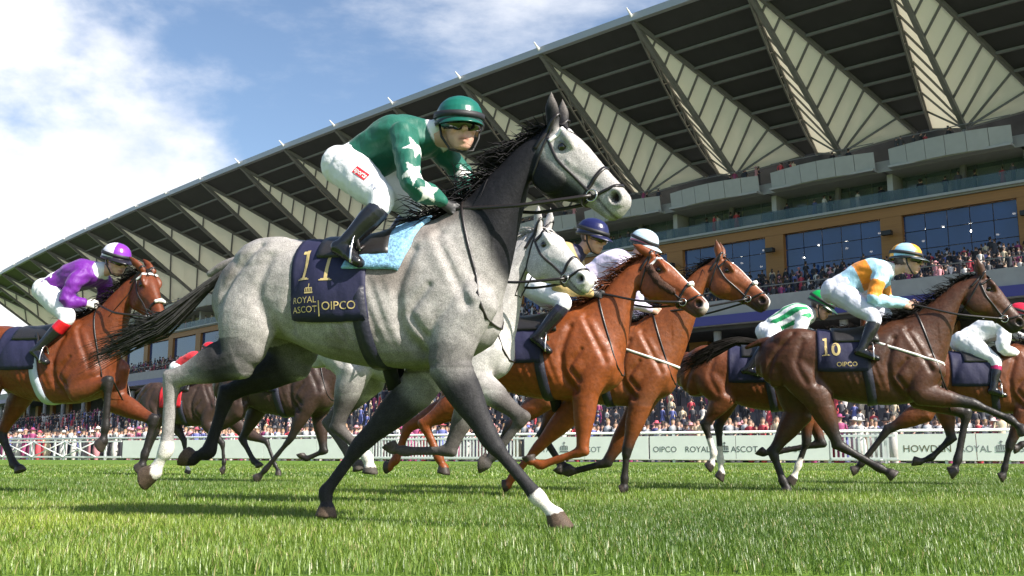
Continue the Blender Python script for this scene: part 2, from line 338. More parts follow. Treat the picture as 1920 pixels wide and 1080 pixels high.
    groove_head = np.exp(-(((hb + .09) / .02) ** 2)) * smoothstep(.42, .5, hx) * smoothstep(.8, .7, hx); D -= head * groove_head * .006
    P2 = P + N * D[:, None]; me.vertices.foreach_set('co', P2.astype(np.float32).ravel()); me.update()
    # ---- coat
    co = S['coat']; C = np.tile(np.array(co['base'], float), (len(P), 1))
    def mixc(col, wt): C[:] = C * (1 - wt[:, None]) + np.array(col) * wt[:, None]
    nz_ = vnoise(P, 9, 11) * .5 + vnoise(P, 23, 12) * .3
    if 'shade' in co: mixc(co['shade'], smoothstep(-.15, .75, nz_ + (Q[:, 2] - 1.25) * .6) * trunk)
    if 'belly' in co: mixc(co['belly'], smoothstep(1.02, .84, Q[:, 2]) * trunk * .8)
    nk = np.clip(((P - w0) @ unit(pt - w0)) / np.linalg.norm(pt - w0), -1, 2)
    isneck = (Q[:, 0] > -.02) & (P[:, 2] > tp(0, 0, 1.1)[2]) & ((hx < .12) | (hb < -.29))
    if 'neck' in co: mixc(co['neck'], smoothstep(-.04, .09, ((Q[:, 0] - .12) * .88 + (Q[:, 2] - 1.62) * .477) + nz_ * .04) * isneck)  # neck tone; for the front grey it includes painted shade
    for key, (top, k, f, cor, so, th, sn) in legs.items():
        d1, t1 = seg_dist(P, top, k); d2, t2 = seg_dist(P, k, f); d3, t3 = seg_dist(P, f, cor); d4, t4 = seg_dist(P, cor, so)
        dm = np.minimum(np.minimum(d2, d3), d4); near = (dm < .085) & (dm <= d1 + .012); up = (d1 < .15) & ~near
        if 'points' in co:
            mixc(co['points'], np.where(near, 1.0, 0)); mixc(co['points'], np.where(up, smoothstep(co.get('up0', .45), co.get('up0', .45) + .5, t1 + nz_ * .15), 0) * (d1 < .13))
        if key in co.get('legcol', {}): mixc(co['legcol'][key], np.where(near, 1.0, 0)); mixc(co['legcol'][key], np.where(up & (d1 < .13), smoothstep(.0 if key != 'nh' else .3, .75, t1), 0))
        sk = co.get('socks', {}).get(key)
        if sk is not None:
            lo = near & ((d3 < d2) | (d4 < d2) | (t2 > 1 - sk)); wt = np.where(d2 < np.minimum(d3, d4), smoothstep(1 - sk - .08, 1 - sk + .08, t2 + nz_ * .06), 1.0) * lo; mixc((.72, .68, .62), wt)
        hf = near & (((P - cor) @ sn) > .004) & (d4 < .08); mixc(co.get('hoof', (.045, .035, .03)), hf * 1.0)
    mz = smoothstep(.72, .95, hx - (hb + .08) * 1.2) * head
    if 'muzzle' in co: mixc(co['muzzle'], mz)
    if 'face' in co: mixc(co['face'], smoothstep(-.16, -.07, hb + hx * .04 + nz_ * .02) * smoothstep(.02, .12, hx) * head)
    if 'jaw_shade' in co: mixc(co['jaw_shade'], smoothstep(-.10, -.17, hb + nz_ * .015) * smoothstep(.75, .6, hx) * smoothstep(-.05, .1, hx) * (hb > -.34) * (np.abs(hc) < .13) * (hx < 1))  # shaded lower half of the head, painted into the coat colour
    if 'blaze' in co: mixc((.74, .70, .66), smoothstep(.024, .012, np.abs(hc) + nz_ * .004) * smoothstep(.16, .22, hx) * smoothstep(-.04, .0, hb + hx * .06) * head * co['blaze'])
    if 'snip' in co: mixc((.70, .60, .56), smoothstep(.93, .985, hx) * head * smoothstep(-.13, -.06, hb) )
    mixc((.02, .012, .012), nost * head); mixc((.05, .04, .04), np.clip(eye * 1.3 - .35, 0, 1) * head * .85); mixc((.03, .02, .02), mouth * head * .8)
    earw = ((P - poll) @ B > .05) & (np.abs(hx) < .4); mixc(co.get('ear', co['mane']), earw * smoothstep(.07, .16, hb) * .6)
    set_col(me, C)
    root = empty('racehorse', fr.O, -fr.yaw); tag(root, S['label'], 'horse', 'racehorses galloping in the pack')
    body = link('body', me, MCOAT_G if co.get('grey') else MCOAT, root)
    bvh = BVHTree.FromPolygons([Vector(v) for v in P2], [tuple(p.vertices) for p in me.polygons])
    # eyes
    for s in (-1, 1):
        e = Soup(); e.ball(hp_(.25, -.035, s * .0715), .0245 * HS, n=14); em = mesh_from('eye', e.V, e.F); link('eye', em, mat('eye_dark', (.012, .008, .006), .06, spec=.8), root)
        lid = Soup(); pts = [hp_(.25 + .062 * math.cos(a), -.033 + .022 * math.sin(a), s * (.081 - .008 * abs(math.cos(a)))) for a in np.linspace(.25, math.pi - .2, 8)]
        lid.limb(pts, [.004, .006, .007, .0075, .0075, .007, .006, .004], side=Cc, n=8, sub=2); lm = mesh_from('eyelid', lid.V, lid.F); link('eyelid', lm, mat('lid_' + S['key'], tuple(np.array(co.get('lid', co['base'])) * .6), .5), root)
    # mane and tail of many tapering locks
    up = unit(np.cross(unit(pt - w0), ey)) * -1
    if up[2] < 0: up = -up
    hair = Soup(); rg = random.Random(S['key']); wind = np.array(S.get('wind', (-1, 0, .1)))
    for i in range(int(2.6 * S.get('mane_n', 150))):
        t = rg.uniform(.0, .97); j = t * (n_ - 1); i0 = int(min(j, n_ - 2)); p = tops[i0] + (tops[i0 + 1] - tops[i0]) * (j - i0) + ey * rg.uniform(-.018, .018) - up * .012
        ln = rg.choice((.06, .10, .13, .17, .24)) * rg.uniform(.8, 1.25) * S.get('mane_l', 1) * (1.25 - .75 * t); sdir = rg.choice((-1, -1, 1)) * rg.uniform(.05, .35)
        d = unit(up * rg.uniform(-.1, .5) + wind * rg.uniform(.4, 1.3) + ey * sdir + np.array([rg.gauss(0, .3), rg.gauss(0, .3), rg.gauss(-.1, .3)]))
        pts = [p, p + d * ln * .4 + up * .01, p + d * ln * .75 - np.array([0, 0, .15 * ln * rg.random()]), p + d * ln - np.array([0, 0, .35 * ln * rg.random()])]
        hair.limb(pts, [.0045, .0042, .0026, .0005], n=3, sub=2)
    for i in range(16):                                         # forelock
        p = hp_(.02, .035, rg.uniform(-.03, .03)); hair.limb([p, p + A * .05 + B * .02, p + A * .12 + B * .012 + Cc * rg.uniform(-.04, .04)], [.006, .006, .001], n=4, sub=2)
    mm = mesh_from('mane', hair.V, hair.F); hm = mat('hair_' + S['key'], co['mane'], .7, noise=.4, nscale=60, spec=.15); link('mane', mm, hm, root)
    tl = Soup(); td = [np.array(q) for q in S.get('tail', [(-.18, 0, .03), (-.42, 0, -.05), (-.75, 0, -.22)])]
    for i in range(int(2.2 * S.get('tail_n', 150))):
        a = rg.uniform(0, 6.28); r0 = rg.uniform(0, .02); off = np.array([0, math.cos(a), math.sin(a)]); sp_ = rg.uniform(.3, 1.0); e = rg.uniform(.6, 1.08)
        pts = [dock + off * r0 + np.array([.05, 0, 0])] + [dock + td[j] * (1 if j < 2 else e) + off * sp_ * (.035, .055, .06)[j] + np.array([0, rg.uniform(-.02, .02), rg.uniform(-.03, .03)]) * j for j in range(3)]
        tl.limb(pts, [.005, .006, .0042, .0005], n=3, sub=3)
    tm = mesh_from('tail', tl.V, tl.F); link('tail', tm, mat('tail_' + S['key'], co.get('tail', co['mane']), .65, noise=.4, nscale=40, spec=.2), root)
    H = dict(S=S, root=root, bvh=bvh, tp=tp, hp=hp_, A=A, B=B, C=Cc, HL=HL, HS=HS, poll=poll, fr=fr, ex=ex, ez=ez, P=P2, sc=sc)
    tack(H); return H
def rot_y(deg):
    a = R(deg); return np.array([[math.cos(a), 0, math.sin(a)], [0, 1, 0], [-math.sin(a), 0, math.cos(a)]])
# ------------------------------------------------------------------ tack, fitted to the body by casting rays at it
def hit(bvh, o, d, far=3.0):
    r = bvh.ray_cast(Vector(o), Vector(d), far)
    return (np.array(r[0]), np.array(r[1])) if r[0] is not None else (None, None)
def ribbon(pts, nrm, wid, th=.004, closed=False):
    """solid strap through pts; nrm = outward normals, wid = half width along the strap's own side direction"""
    V = []; Fc = []; n = len(pts)
    for i in range(n):
        a = pts[(i - 1) % n] if (closed or i > 0) else pts[i]; b = pts[(i + 1) % n] if (closed or i < n - 1) else pts[i]
        t = unit(np.array(b) - np.array(a)); sd_ = unit(np.cross(nrm[i], t)); wi = wid[i] if hasattr(wid, '__len__') else wid
        p = np.array(pts[i]); u = np.array(nrm[i])
        V += [p - sd_ * wi - u * .004, p - sd_ * wi + u * th, p + sd_ * wi + u * th, p + sd_ * wi - u * .004]
    for i in range(n if closed else n - 1):
        a = 4 * i; b = 4 * ((i + 1) % n)
        for k in range(4): Fc.append((a + k, a + (k + 1) % 4, b + (k + 1) % 4, b + k))
    if not closed: Fc += [(3, 2, 1, 0), (4 * n - 4, 4 * n - 3, 4 * n - 2, 4 * n - 1)]
    return V, Fc
def loop_strap(bvh, c, ax, u0, wid, th=.004, n=36, a0=0, a1=2 * math.pi, lift=.002, rmax=.6):
    """strap lying round the body in the plane through c across ax"""
    ax = unit(ax); u0 = unit(np.array(u0) - ax * (np.array(u0) @ ax)); v0 = np.cross(ax, u0); pts = []; nr = []; closed = a1 - a0 > 6.2
    for i in range(n if closed else n + 1):
        a = a0 + (a1 - a0) * i / n; d = u0 * math.cos(a) + v0 * math.sin(a); p, q = hit(bvh, np.array(c) + d * rmax, -d, rmax)
        if p is None: continue
        pts.append(p + d * lift); nr.append(d)
    return ribbon(pts, nr, wid, th, closed)
def side_strap(bvh, path, s, wid, th=.004, direction=None, lift=.002, n=6):
    """strap along a path given near the surface; each point is pushed on to the body from outside"""
    d = np.array((0, -s, 0.)) if direction is None else unit(direction); pts = []; nr = []
    for p in spline(np.array(path), n):
        h, q = hit(bvh, np.array(p) - d * .5, d, 1.2)
        if h is None: continue
        pts.append(h - d * lift); nr.append(unit(q * .6 - d * .4))
    return ribbon(pts, nr, wid, th) if len(pts) > 2 else ([], [])
def ring(c, ax, r, rt, n=18, m=8):
    ax = unit(ax); u = unit(np.cross(ax, (0.3, .2, 1))); v = np.cross(ax, u); V = []; Fc = []
    for i in range(n):
        a = 2 * math.pi * i / n; d = u * math.cos(a) + v * math.sin(a)
        for j in range(m): b = 2 * math.pi * j / m; V.append(np.array(c) + d * (r + rt * math.cos(b)) + ax * rt * math.sin(b))
    for i in range(n):
        for j in range(m): Fc.append((i * m + j, i * m + (j + 1) % m, ((i + 1) % n) * m + (j + 1) % m, ((i + 1) % n) * m + j))
    return V, Fc
def add(name, VF, m, parent, smooth=True):
    if not len(VF[0]): return None
    return link(name, mesh_from(name, VF[0], VF[1], smooth), m, parent)
def polar_cloth(H, x0, x1, th0, th1, off, nx=18, nt=26, edge=None, zc=1.2, thick=.012):
    """a cloth lying over the back from angle th0 to th1 (degrees from straight up, minus = near side)"""
    V = []; Fc = []; bvh = H['bvh']
    for i in range(nx + 1):
        for j in range(nt + 1):
            x = x0 + (x1 - x0) * i / nx; th = R(th0 + (th1 - th0) * j / nt)
            if edge: x += edge(i / nx, j / nt)
            c = H['tp'](x, 0, zc); d = H['ez'] * math.cos(th) + np.array([0, 1., 0]) * math.sin(th); p, q = hit(bvh, c + d * .9, -d, .9)
            if p is None: p = c + d * .3
            V.append(p + d * (off + .002 * math.sin(i * 1.3 + j * .9)))
    n1 = len(V); m = nt + 1
    for i in range(nx):
        for j in range(nt): Fc.append((i * m + j, i * m + j + 1, (i + 1) * m + j + 1, (i + 1) * m + j))
    bd = [j for j in range(m)] + [i * m + nt for i in range(1, nx + 1)] + [nx * m + j for j in range(nt - 1, -1, -1)] + [i * m for i in range(nx - 1, 0, -1)]
    for b in bd:
        p = V[b]; c = H['tp'](0, 0, zc); c = np.array([p[0], 0, c[2]]); V.append(p - unit(p - c) * thick)
    k = len(bd)
    for i in range(k): Fc.append((bd[i], n1 + i, n1 + (i + 1) % k, bd[(i + 1) % k]))
    return V, Fc
def text_mesh(body, size, bold=False, font=None):
    cu = bpy.data.curves.new('t', 'FONT'); cu.body = body; cu.size = size; cu.align_x = 'LEFT'; cu.resolution_u = 3
    if bold: cu.offset = size * .022
    o = bpy.data.objects.new('t', cu); COL.objects.link(o); dg = bpy.context.evaluated_depsgraph_get(); dg.update()
    me = bpy.data.meshes.new_from_object(o.evaluated_get(dg)); bpy.data.objects.remove(o); bpy.data.curves.remove(cu)
    V = coords(me); Fc = [tuple(p.vertices) for p in me.polygons]; bpy.data.meshes.remove(me); return V, Fc
def decal(bvh, V2, Fc, org, ux, uz, d, lift=.003):
    """flat print laid on a surface: (u, v) on the plane org + u*ux + v*uz pushed along d on to the surface"""
    V = []
    for v in V2:
        p = np.array(org) + np.array(ux) * v[0] + np.array(uz) * v[1]; h, q = hit(bvh, p - unit(d) * .4, d, 1.2)
        V.append((h if h is not None else p) - unit(d) * lift)
    return V, Fc
def subdiv2d(poly_rects):
    V = []; Fc = []
    for (x0, y0, x1, y1) in poly_rects:
        nx = max(1, int(abs(x1 - x0) / .012)); ny = max(1, int(abs(y1 - y0) / .012)); b = len(V)
        for i in range(nx + 1):
            for j in range(ny + 1): V.append((x0 + (x1 - x0) * i / nx, y0 + (y1 - y0) * j / ny))
        for i in range(nx):
            for j in range(ny): a = b + i * (ny + 1) + j; Fc.append((a, a + ny + 1, a + ny + 2, a + 1))
    return V, Fc
ONE = [(.25, 0, .75, .07), (.42, .07, .60, 1.0), (.26, .86, .42, .97), (.16, 0, .25, .035), (.75, 0, .84, .035)]
def tack(H):
    S = H['S']; root = H['root']; bvh = H['bvh']; hp = H['hp']; A, B, C = H['A'], H['B'], H['C']; T = S.get('tack', {})
    leather = mat('bridle_leather', T.get('leather', (.018, .014, .013)), .35, bump=.0006, bscale=300); steel = mat('bit_steel', (.62, .60, .57), .22, metal=1)
    br = empty('bridle', (0, 0, 0), 0, root)
    def L_(name, VF, m): return add(name, VF, m, br)
    wm = mat('browband_white', (.75, .74, .72), .5)
    L_('noseband', loop_strap(bvh, hp(.66, -.09, 0), unit(A + B * .12), B, .010 * H['HS'], .005, rmax=.3), leather)
    L_('drop_noseband', loop_strap(bvh, hp(.79, -.085, 0), unit(A - B * .55), B, .008, .005, rmax=.3), leather)
    L_('headpiece', loop_strap(bvh, hp(.045, -.09, 0), unit(A + B * .1), B, .010, .005, rmax=.4, a0=R(-115), a1=R(115)), leather)
    L_('throatlatch', loop_strap(bvh, hp(.11, -.1, 0), unit(A + B * .33), B, .006, .004, rmax=.42), leather)
    if T.get('browband', True): L_('browband', loop_strap(bvh, hp(.125, -.06, 0), unit(A * 1 - B * .16), B, .010, .007, rmax=.3, a0=R(-85), a1=R(85)), wm if T.get('white_brow', True) else leather)
    for s in (-1, 1):
        L_('cheekpiece', side_strap(bvh, [hp(.09, -.045, s * .1), hp(.3, -.10, s * .1), hp(.5, -.115, s * .08), hp(.735, -.135, s * .06)], s, .008, direction=-C * s), leather)
        p = hp(.735, -.135, s * .066); L_('bit_ring', ring(p, C, .030, .0042), steel)
        if T.get('sheepskin'):
            sk = Soup(); pts = [hp(.13, -.06, s * .093), hp(.32, -.105, s * .10), hp(.56, -.115, s * .075)]; sk.limb(pts, [(.034, .02), (.036, .022), (.03, .018)], side=C, n=12, sub=8)
            V = np.array(sk.V); V += RNG.normal(size=V.shape) * .005; L_('sheepskin_cheekpiece', (V, sk.F), mat('sheepskin_brown', (.06, .025, .014), .9, noise=.4, nscale=90, bump=.01, bscale=120))
    if T.get('nose_white'):
        sk = Soup(); sk.limb([hp(.655, .012, -.045), hp(.66, .028, 0), hp(.655, .012, .045)], [.015, .019, .015], side=A, n=10, sub=4); V = np.array(sk.V) + RNG.normal(size=(len(sk.V), 3)) * .002
        L_('noseband_pad', (V, sk.F), mat('sheepskin_white', (.72, .70, .66), .9, bump=.006, bscale=150))
    # breastgirth
    if T.get('breast'):
        VF = loop_strap(bvh, H['tp'](.12, 0, 1.25), unit(H['ex'] * .36 + H['ez'] * 1.0), H['ex'], .011, .006, rmax=.8, n=60, a0=R(-150), a1=R(150))
        add('breastgirth', VF, mat('strap_' + T['breast'], dict(white=(.72, .70, .66), black=(.02, .02, .02))[T['breast']], .6), root)
    if T.get('neckstrap', True): add('neckstrap', loop_strap(bvh, H['tp'](.20, 0, 1.38), unit(H['ex'] * .9 + H['ez'] * .25), H['ez'], .008, .005, rmax=.7, n=40), leather, root)
    if 'cloth' not in S: return
    K = S['cloth']; cm = mat('cloth_' + K.get('name', 'navy'), K.get('col', (.012, .012, .045)), .7, noise=.12, nscale=12, bump=.003, bscale=25)
    x0, x1 = K.get('x', (-.88, -.40)); th = K.get('th', 106)
    VF = polar_cloth(H, x0, x1, -th, th, .014, edge=lambda u, v: .03 * (abs(v - .5) * 2) ** 2 * (1 if u > .5 else -.3))
    clo = add('saddle_cloth', VF, cm, root); cb = BVHTree.FromPolygons([Vector(v) for v in VF[0]], VF[1])
    add('saddle', polar_cloth(H, x0 + .12, x1 + .08, -52, 52, .032, nx=12, nt=18, thick=.03, edge=lambda u, v: .05 * (abs(v - .5) * 2) * (1 if u > .5 else .4)), mat('saddle_leather', (.02, .018, .018), .4, bump=.002, bscale=60), root)
    gx = K.get('girth', -.36)
    add('girth', loop_strap(bvh, H['tp'](gx, 0, 1.2), unit(H['ex'] + H['ez'] * .12), -H['ez'], .042, .010, rmax=.5, n=48, a0=R(-95), a1=R(95)), mat('girth_' + K.get('gname', 'navy'), K.get('gcol', (.015, .015, .03)), .5, bump=.004, bscale=40), root)
    if 'pad' in K:
        V_, F_ = polar_cloth(H, K['pad'][0], K['pad'][1], -K['pad'][2], 40, .028, nx=14, nt=20, thick=.02, edge=lambda u, v: -.22 * max(0, .5 - v))
        add('saddle_pad', (V_, F_), K['pad'][3], root)
    gold = mat('gold_thread', (.62, .47, .20), .45, metal=.3)
    if 'num' in K:                                                    # gold cloth numbers, photo position -> cloth
        for (dx, dz_, hgt, ch) in K['num']:
            if ch == '1': V2, F2 = subdiv2d(ONE); V2 = [(v[0] * hgt * .62, v[1] * hgt) for v in V2]
            else:
                V2, F2 = text_mesh(ch, hgt, True)
            add('cloth_number', decal(cb, V2, F2, H['tp'](dx, 0, dz_) + np.array([0, -.6, 0]), H['ex'], H['ez'], np.array([0, 1., 0])), gold, clo)
    for (dx, dz_, hgt, tx, colr) in K.get('text', []):
        V2, F2 = text_mesh(tx, hgt)
        add('cloth_lettering', decal(cb, V2, F2, H['tp'](dx, 0, dz_) + np.array([0, -.6, 0]), H['ex'], H['ez'], np.array([0, 1., 0])), gold if colr == 'g' else mat('print_white', (.7, .7, .68), .6), clo)
    if 'crown' in K:
        dx, dz_, q = K['crown']; rc = [(0, 0, q, q * .16)] + [(q * (.02 + .2 * i), q * .2, q * (.12 + .2 * i), q * (.55 + .25 * (i == 2))) for i in range(5)] + [(q * .1, q * .55, q * .9, q * .64), (q * .45, q * .8, q * .55, q * 1.05)]
        V2, F2 = subdiv2d(rc); add('cloth_crown', decal(cb, V2, F2, H['tp'](dx, 0, dz_) + np.array([0, -.6, 0]), H['ex'], H['ez'], np.array([0, 1., 0])), gold, clo)
# ================================================================== jockeys
def star_mask(u, v, r, rot=0.0):
    a = np.arctan2(u, v) + rot; q = np.hypot(u, v); k = 2 * math.pi / 5; a = np.abs((a + k / 2) % k - k / 2)
    # edge from outer point (r,0) to inner point (.42r at 36 deg)
    x1, y1 = r, 0.0; x2, y2 = .42 * r * math.cos(k / 2), .42 * r * math.sin(k / 2); px, py = q * np.cos(a), q * np.sin(a)
    return ((x2 - x1) * (py - y1) - (y2 - y1) * (px - x1)) > 0
DEFJ = dict(hip=(-.56, 0, 1.86), neck=(-.13, 0, 2.02), head=(.0, 0, 2.12), el_n=(-.10, -.24, 1.74), ha_n=(.14, -.07, 1.66), el_f=(-.06, .24, 1.74), ha_f=(.18, .07, 1.66),
            kn_n=(-.30, -.25, 1.60), an_n=(-.56, -.285, 1.27), to_n=(-.42, -.30, 1.20), kn_f=(-.24, .25, 1.60), an_f=(-.54, .285, 1.27), to_f=(-.40, .30, 1.20))
LATJ = dict(hip=0, neck=0, head=0, el_n=-.25, ha_n=-.07, el_f=.23, ha_f=.06, kn_n=-.24, an_n=-.285, to_n=-.30, kn_f=.24, an_f=.285, to_f=.30)
def make_jockey(H, Jk):
    fr = H['fr']; sc = H['sc']; key = H['S']['key']; J = {}; vox = Jk.get('voxel', .009); ey = np.array([0, 1., 0])
    dz = H['S'].get('dz', 0)
    for k, v in DEFJ.items():
        p = Jk['j'].get(k); lat = LATJ[k] + Jk.get('lat', {}).get(k, 0)
        if p is None: J[k] = np.array(v) * [sc, 1, sc] + np.array(Jk.get('shift', (0, 0, 0))) + [0, 0, dz]
        elif len(p) == 2: J[k] = fr.px(p, lat)
        else: J[k] = np.array(p, float)
    root = empty('person', fr.O, -fr.yaw); tag(root, Jk['label'], 'person', 'jockeys riding in the race')
    hip, neck, hc = J['hip'], J['neck'], J['head']; ax = unit(neck - hip); tl = np.linalg.norm(neck - hip)
    tw = Jk.get('twist', 0.0); lft = unit(ey + np.array([tw, 0, 0])); dor = np.cross(ax, lft); dor = dor if dor[2] > 0 else -dor
    arch = dor * .045
    def torso(sp, g):
        pr = [(-.10, .13, .11), (.08, .155, .118), (.3, .152, .112), (.55, .175, .122), (.78, .19, .118), (.92, .165, .09), (1.0, .085, .07), (1.06, .055, .055)]
        secs = []
        for t, a, b in spline(np.array(pr), 3): secs.append((hip + ax * tl * t + arch * math.sin(max(0, min(1, t)) * math.pi), lft, dor, a + g, b + g, 2.3))
        sp.loft(secs, 22)
    shn = {s: hip + ax * tl * .84 + lft * s * .165 - dor * .01 for s in (-1, 1)}
    def arm(sp, s, g, to=1.0, puff=0):
        e = J['el_n' if s < 0 else 'el_f']; h = J['ha_n' if s < 0 else 'ha_f']; sh = shn[s]; wr = h + unit(e - h) * .075; wr = e + (wr - e) * to
        sp.limb([sh - lft * s * .03, (sh + e) / 2 + dor * .01, e, (e + wr) / 2, wr], [.066 + g + puff, .056 + g + puff, .047 + g + puff * 1.2, .042 + g + puff, .029 + g], n=14)
    hipj = {s: hip + lft * s * .085 - ax * tl * .02 - dor * .02 for s in (-1, 1)}
    def thigh(sp, s, g):
        k = J['kn_n' if s < 0 else 'kn_f']; a = J['an_n' if s < 0 else 'an_f']; sp.limb([hipj[s], hipj[s] + (k - hipj[s]) * .45, k + unit(hipj[s] - k) * .04, k + unit(a - k) * .05], [(.125 + g, .105 + g), (.104 + g, .094 + g), (.070 + g, .065 + g), (.057 + g, .055 + g)], n=16)
    def shin(sp, s, g, b0=.07):
        k = J['kn_n' if s < 0 else 'kn_f']; a = J['an_n' if s < 0 else 'an_f']; t = J['to_n' if s < 0 else 'to_f']; d = unit(a - k)
        sp.limb([k + d * b0, k + (a - k) * .4, k + (a - k) * .8, a], [.056 + g, .058 + g, .044 + g, .042 + g], n=14)
        heel = a + d * .05 - unit(t - a) * .035; tt = t; u = unit(tt - heel); sp.limb([heel, heel + (tt - heel) * .35 + d * -.01, heel + (tt - heel) * .75, tt], [(.034 + g, .032 + g), (.04 + g, .036 + g), (.03 + g, .042 + g), (.022 + g, .034 + g)], n=12)
        sp.limb([a, heel + u * .02], [.042 + g, .036 + g], n=10)
    # --- head frame
    hy = R(Jk.get('hyaw', 0)); hpz = R(Jk.get('hpitch', 12)); f = np.array([math.cos(hy) * math.cos(hpz), -math.sin(hy) * math.cos(hpz), -math.sin(hpz)]); l = unit(np.cross((0, 0, 1), f)); u = np.cross(f, l)
    tilt = R(Jk.get('htilt', 0)); l, u = l * math.cos(tilt) + u * math.sin(tilt), u * math.cos(tilt) - l * math.sin(tilt)
    M = np.stack([f, l, u], 1)
    g = Jk.get('hsc', 1.19)
    def hd(a, b, c): return hc + f * a + l * b + u * c
    def grow(V): return [hc + (np.asarray(v) - hc) * g for v in V]
    b_ = Soup()
    b_.ball(hd(-.012, 0, .022), (.098, .077, .10), M); b_.ball(hd(.025, 0, -.035), (.066, .060, .085), M)
    secs = [(hd(.03, 0, -.02), f, l, .06, .058), (hd(.04, 0, -.07), f, l, .052, .05), (hd(.052, 0, -.105), f, l, .03, .033), (hd(.055, 0, -.115), f, l, .015, .018)]
    b_.loft(secs, 14)
    b_.limb([hd(.085, 0, .01), hd(.098, 0, -.018), hd(.112, 0, -.036)], [(.010, .010), (.012, .011), (.013, .015)], side=l, n=8)          # nose
    b_.limb([hd(.080, -.035, .028), hd(.09, 0, .026), hd(.080, .035, .028)], [.010, .011, .010], side=u, n=8)
    b_.limb([hd(.078, -.022, -.068), hd(.092, 0, -.066), hd(.078, .022, -.068)], [.006, .008, .006], side=u, n=8); b_.limb([hd(.076, -.02, -.080), hd(.089, 0, -.081), hd(.076, .02, -.080)], [.006, .008, .006], side=u, n=8)
    for s in (-1, 1): b_.ball(hd(-.005, s * .078, -.01), (.02, .008, .032), M, n=10); b_.ball(hd(.06, s * .04, -.03), (.022, .018, .022), M, n=10)
    b_.V = grow(b_.V)
    b_.limb([hd(-.03, 0, -.06), (hd(-.03, 0, -.08) + neck) / 2, neck - ax * .04], [.060, .058, .066], side=l, n=14)
    torso(b_, -.02)
    gl = []
    for s in (-1, 1):
        arm(b_, s, -.012); thigh(b_, s, -.014); shin(b_, s, -.014, 0)
        e = J['el_n' if s < 0 else 'el_f']; h = J['ha_n' if s < 0 else 'ha_f']; d = unit(h - e); up = unit(np.array([0, 0, 1.]) - d * d[2]); sd_ = unit(np.cross(up, d)) * 1.0
        inw = sd_ * (1 if (sd_ @ ey) * -s > 0 else -1)                     # towards the other hand
        b_.limb([h - d * .085, h - d * .05, h - d * .01], [(.026, .024), (.034, .022), (.036, .020)], side=inw, n=10)        # wrist and palm
        for i in range(4):                                                   # fingers closed round the rein
            q = h + up * (.030 - .0195 * i) + d * (.004 - .004 * abs(i - 1.2)); r = .0105 - .0008 * i; ln = (.9, 1.0, .95, .78)[i]
            b_.limb([q - d * .012 - inw * .012, q + d * .026 * ln - inw * .012, q + d * .034 * ln + inw * .012, q + d * .008 + inw * .027, q - d * .012 + inw * .020], [r, r, r, r * .95, r * .85], side=up, n=8, sub=3)
        b_.limb([h - d * .05 + up * .022 + inw * .008, h - d * .018 + up * .043 + inw * .018, h + d * .012 + up * .044 + inw * .024], [.013, .012, .0095], side=inw, n=8, sub=3)   # thumb
        gl.append(h)
    me = b_.fuse('jockey_body', min(vox, .0065) if Jk.get('voxel', .009) < .01 else .009, 3); P = coords(me); C = np.tile(np.array(Jk.get('skin', (.58, .34, .25))), (len(P), 1)); Q = (P - hc) @ M / g
    def mixc(col, wt): C[:] = C * (1 - wt[:, None]) + np.array(col) * wt[:, None]
    inh = np.linalg.norm(P - hc, axis=1) < .17 * g
    mixc((.42, .15, .12), np.exp(-(((Q[:, 2] + .073) / .009) ** 2)) * smoothstep(.03, .012, np.abs(Q[:, 1])) * (Q[:, 0] > .06) * inh * .8)
    mixc((.10, .05, .03), np.exp(-(((Q[:, 2] + .073) / .002) ** 2)) * smoothstep(.026, .018, np.abs(Q[:, 1])) * (Q[:, 0] > .06) * inh * .7)
    mixc((.55, .24, .17), np.exp(-(((np.abs(Q[:, 1]) - .042) / .02) ** 2 + ((Q[:, 2] + .035) / .022) ** 2)) * (Q[:, 0] > .03) * inh * .5)
    mixc(Jk.get('hair', (.06, .03, .02)), (smoothstep(.0, -.03, Q[:, 0] + Q[:, 2] * .2) * (Q[:, 2] > -.05) * (np.abs(Q[:, 1]) > .0) * inh) * (np.abs(Q[:, 1]) < .079))
    if 'glove' in Jk:
        for h in gl: mixc(Jk['glove'], smoothstep(.115, .10, np.linalg.norm(P - h, axis=1)))
    set_col(me, C); link('body', me, vmat('skin', .5, noise=.08, nscale=25, bump=.0006, bscale=120), root)
    # --- silks
    fab = vmat('silks', .55, noise=.06, nscale=8, bump=.012, bscale=14, spec=.35, stretch=(1, 1, .5), sheen=.1, b2=.0015, b2scale=60)
    j = Soup(); torso(j, .016)
    for s in (-1, 1): arm(j, s, .007, 1.0, .008)
    cl = neck + ax * .005; j.limb([cl - ax * .02, cl + ax * .035], [.07, .064], side=lft, n=14)
    me = j.fuse('jacket', vox, 4); P = coords(me); N = normals(me)
    wr = np.zeros(len(P))
    for s in (-1, 1):
        e = J['el_n' if s < 0 else 'el_f']; d_, t_ = seg_dist(P, shn[s], e); wr += np.sin(t_ * 26 + vnoise(P, 20, 5) * 2) * np.exp(-(d_ / .09) ** 2) * .0022 * smoothstep(.2, .7, t_)
        d_, t_ = seg_dist(P, e, J['ha_n' if s < 0 else 'ha_f']); wr += np.sin(t_ * 20 + vnoise(P, 22, 6) * 2.2) * np.exp(-(d_ / .07) ** 2) * .0022
    wr += vnoise(P @ np.diag([1, 1.6, 1.0]), 24, 8) * .0075 + vnoise(P @ np.diag([.6, 1.6, 1.4]), 48, 18) * .0036
    P = P + N * wr[:, None]; me.vertices.foreach_set('co', P.astype(np.float32).ravel()); me.update()
    info = dict(J=J, hip=hip, ax=ax, tl=tl, lft=lft, dor=dor, sh=shn, fr=fr, me=me, P=P, bvh=None)
    info['bvh'] = BVHTree.FromPolygons([Vector(v) for v in P], [tuple(p.vertices) for p in me.polygons])
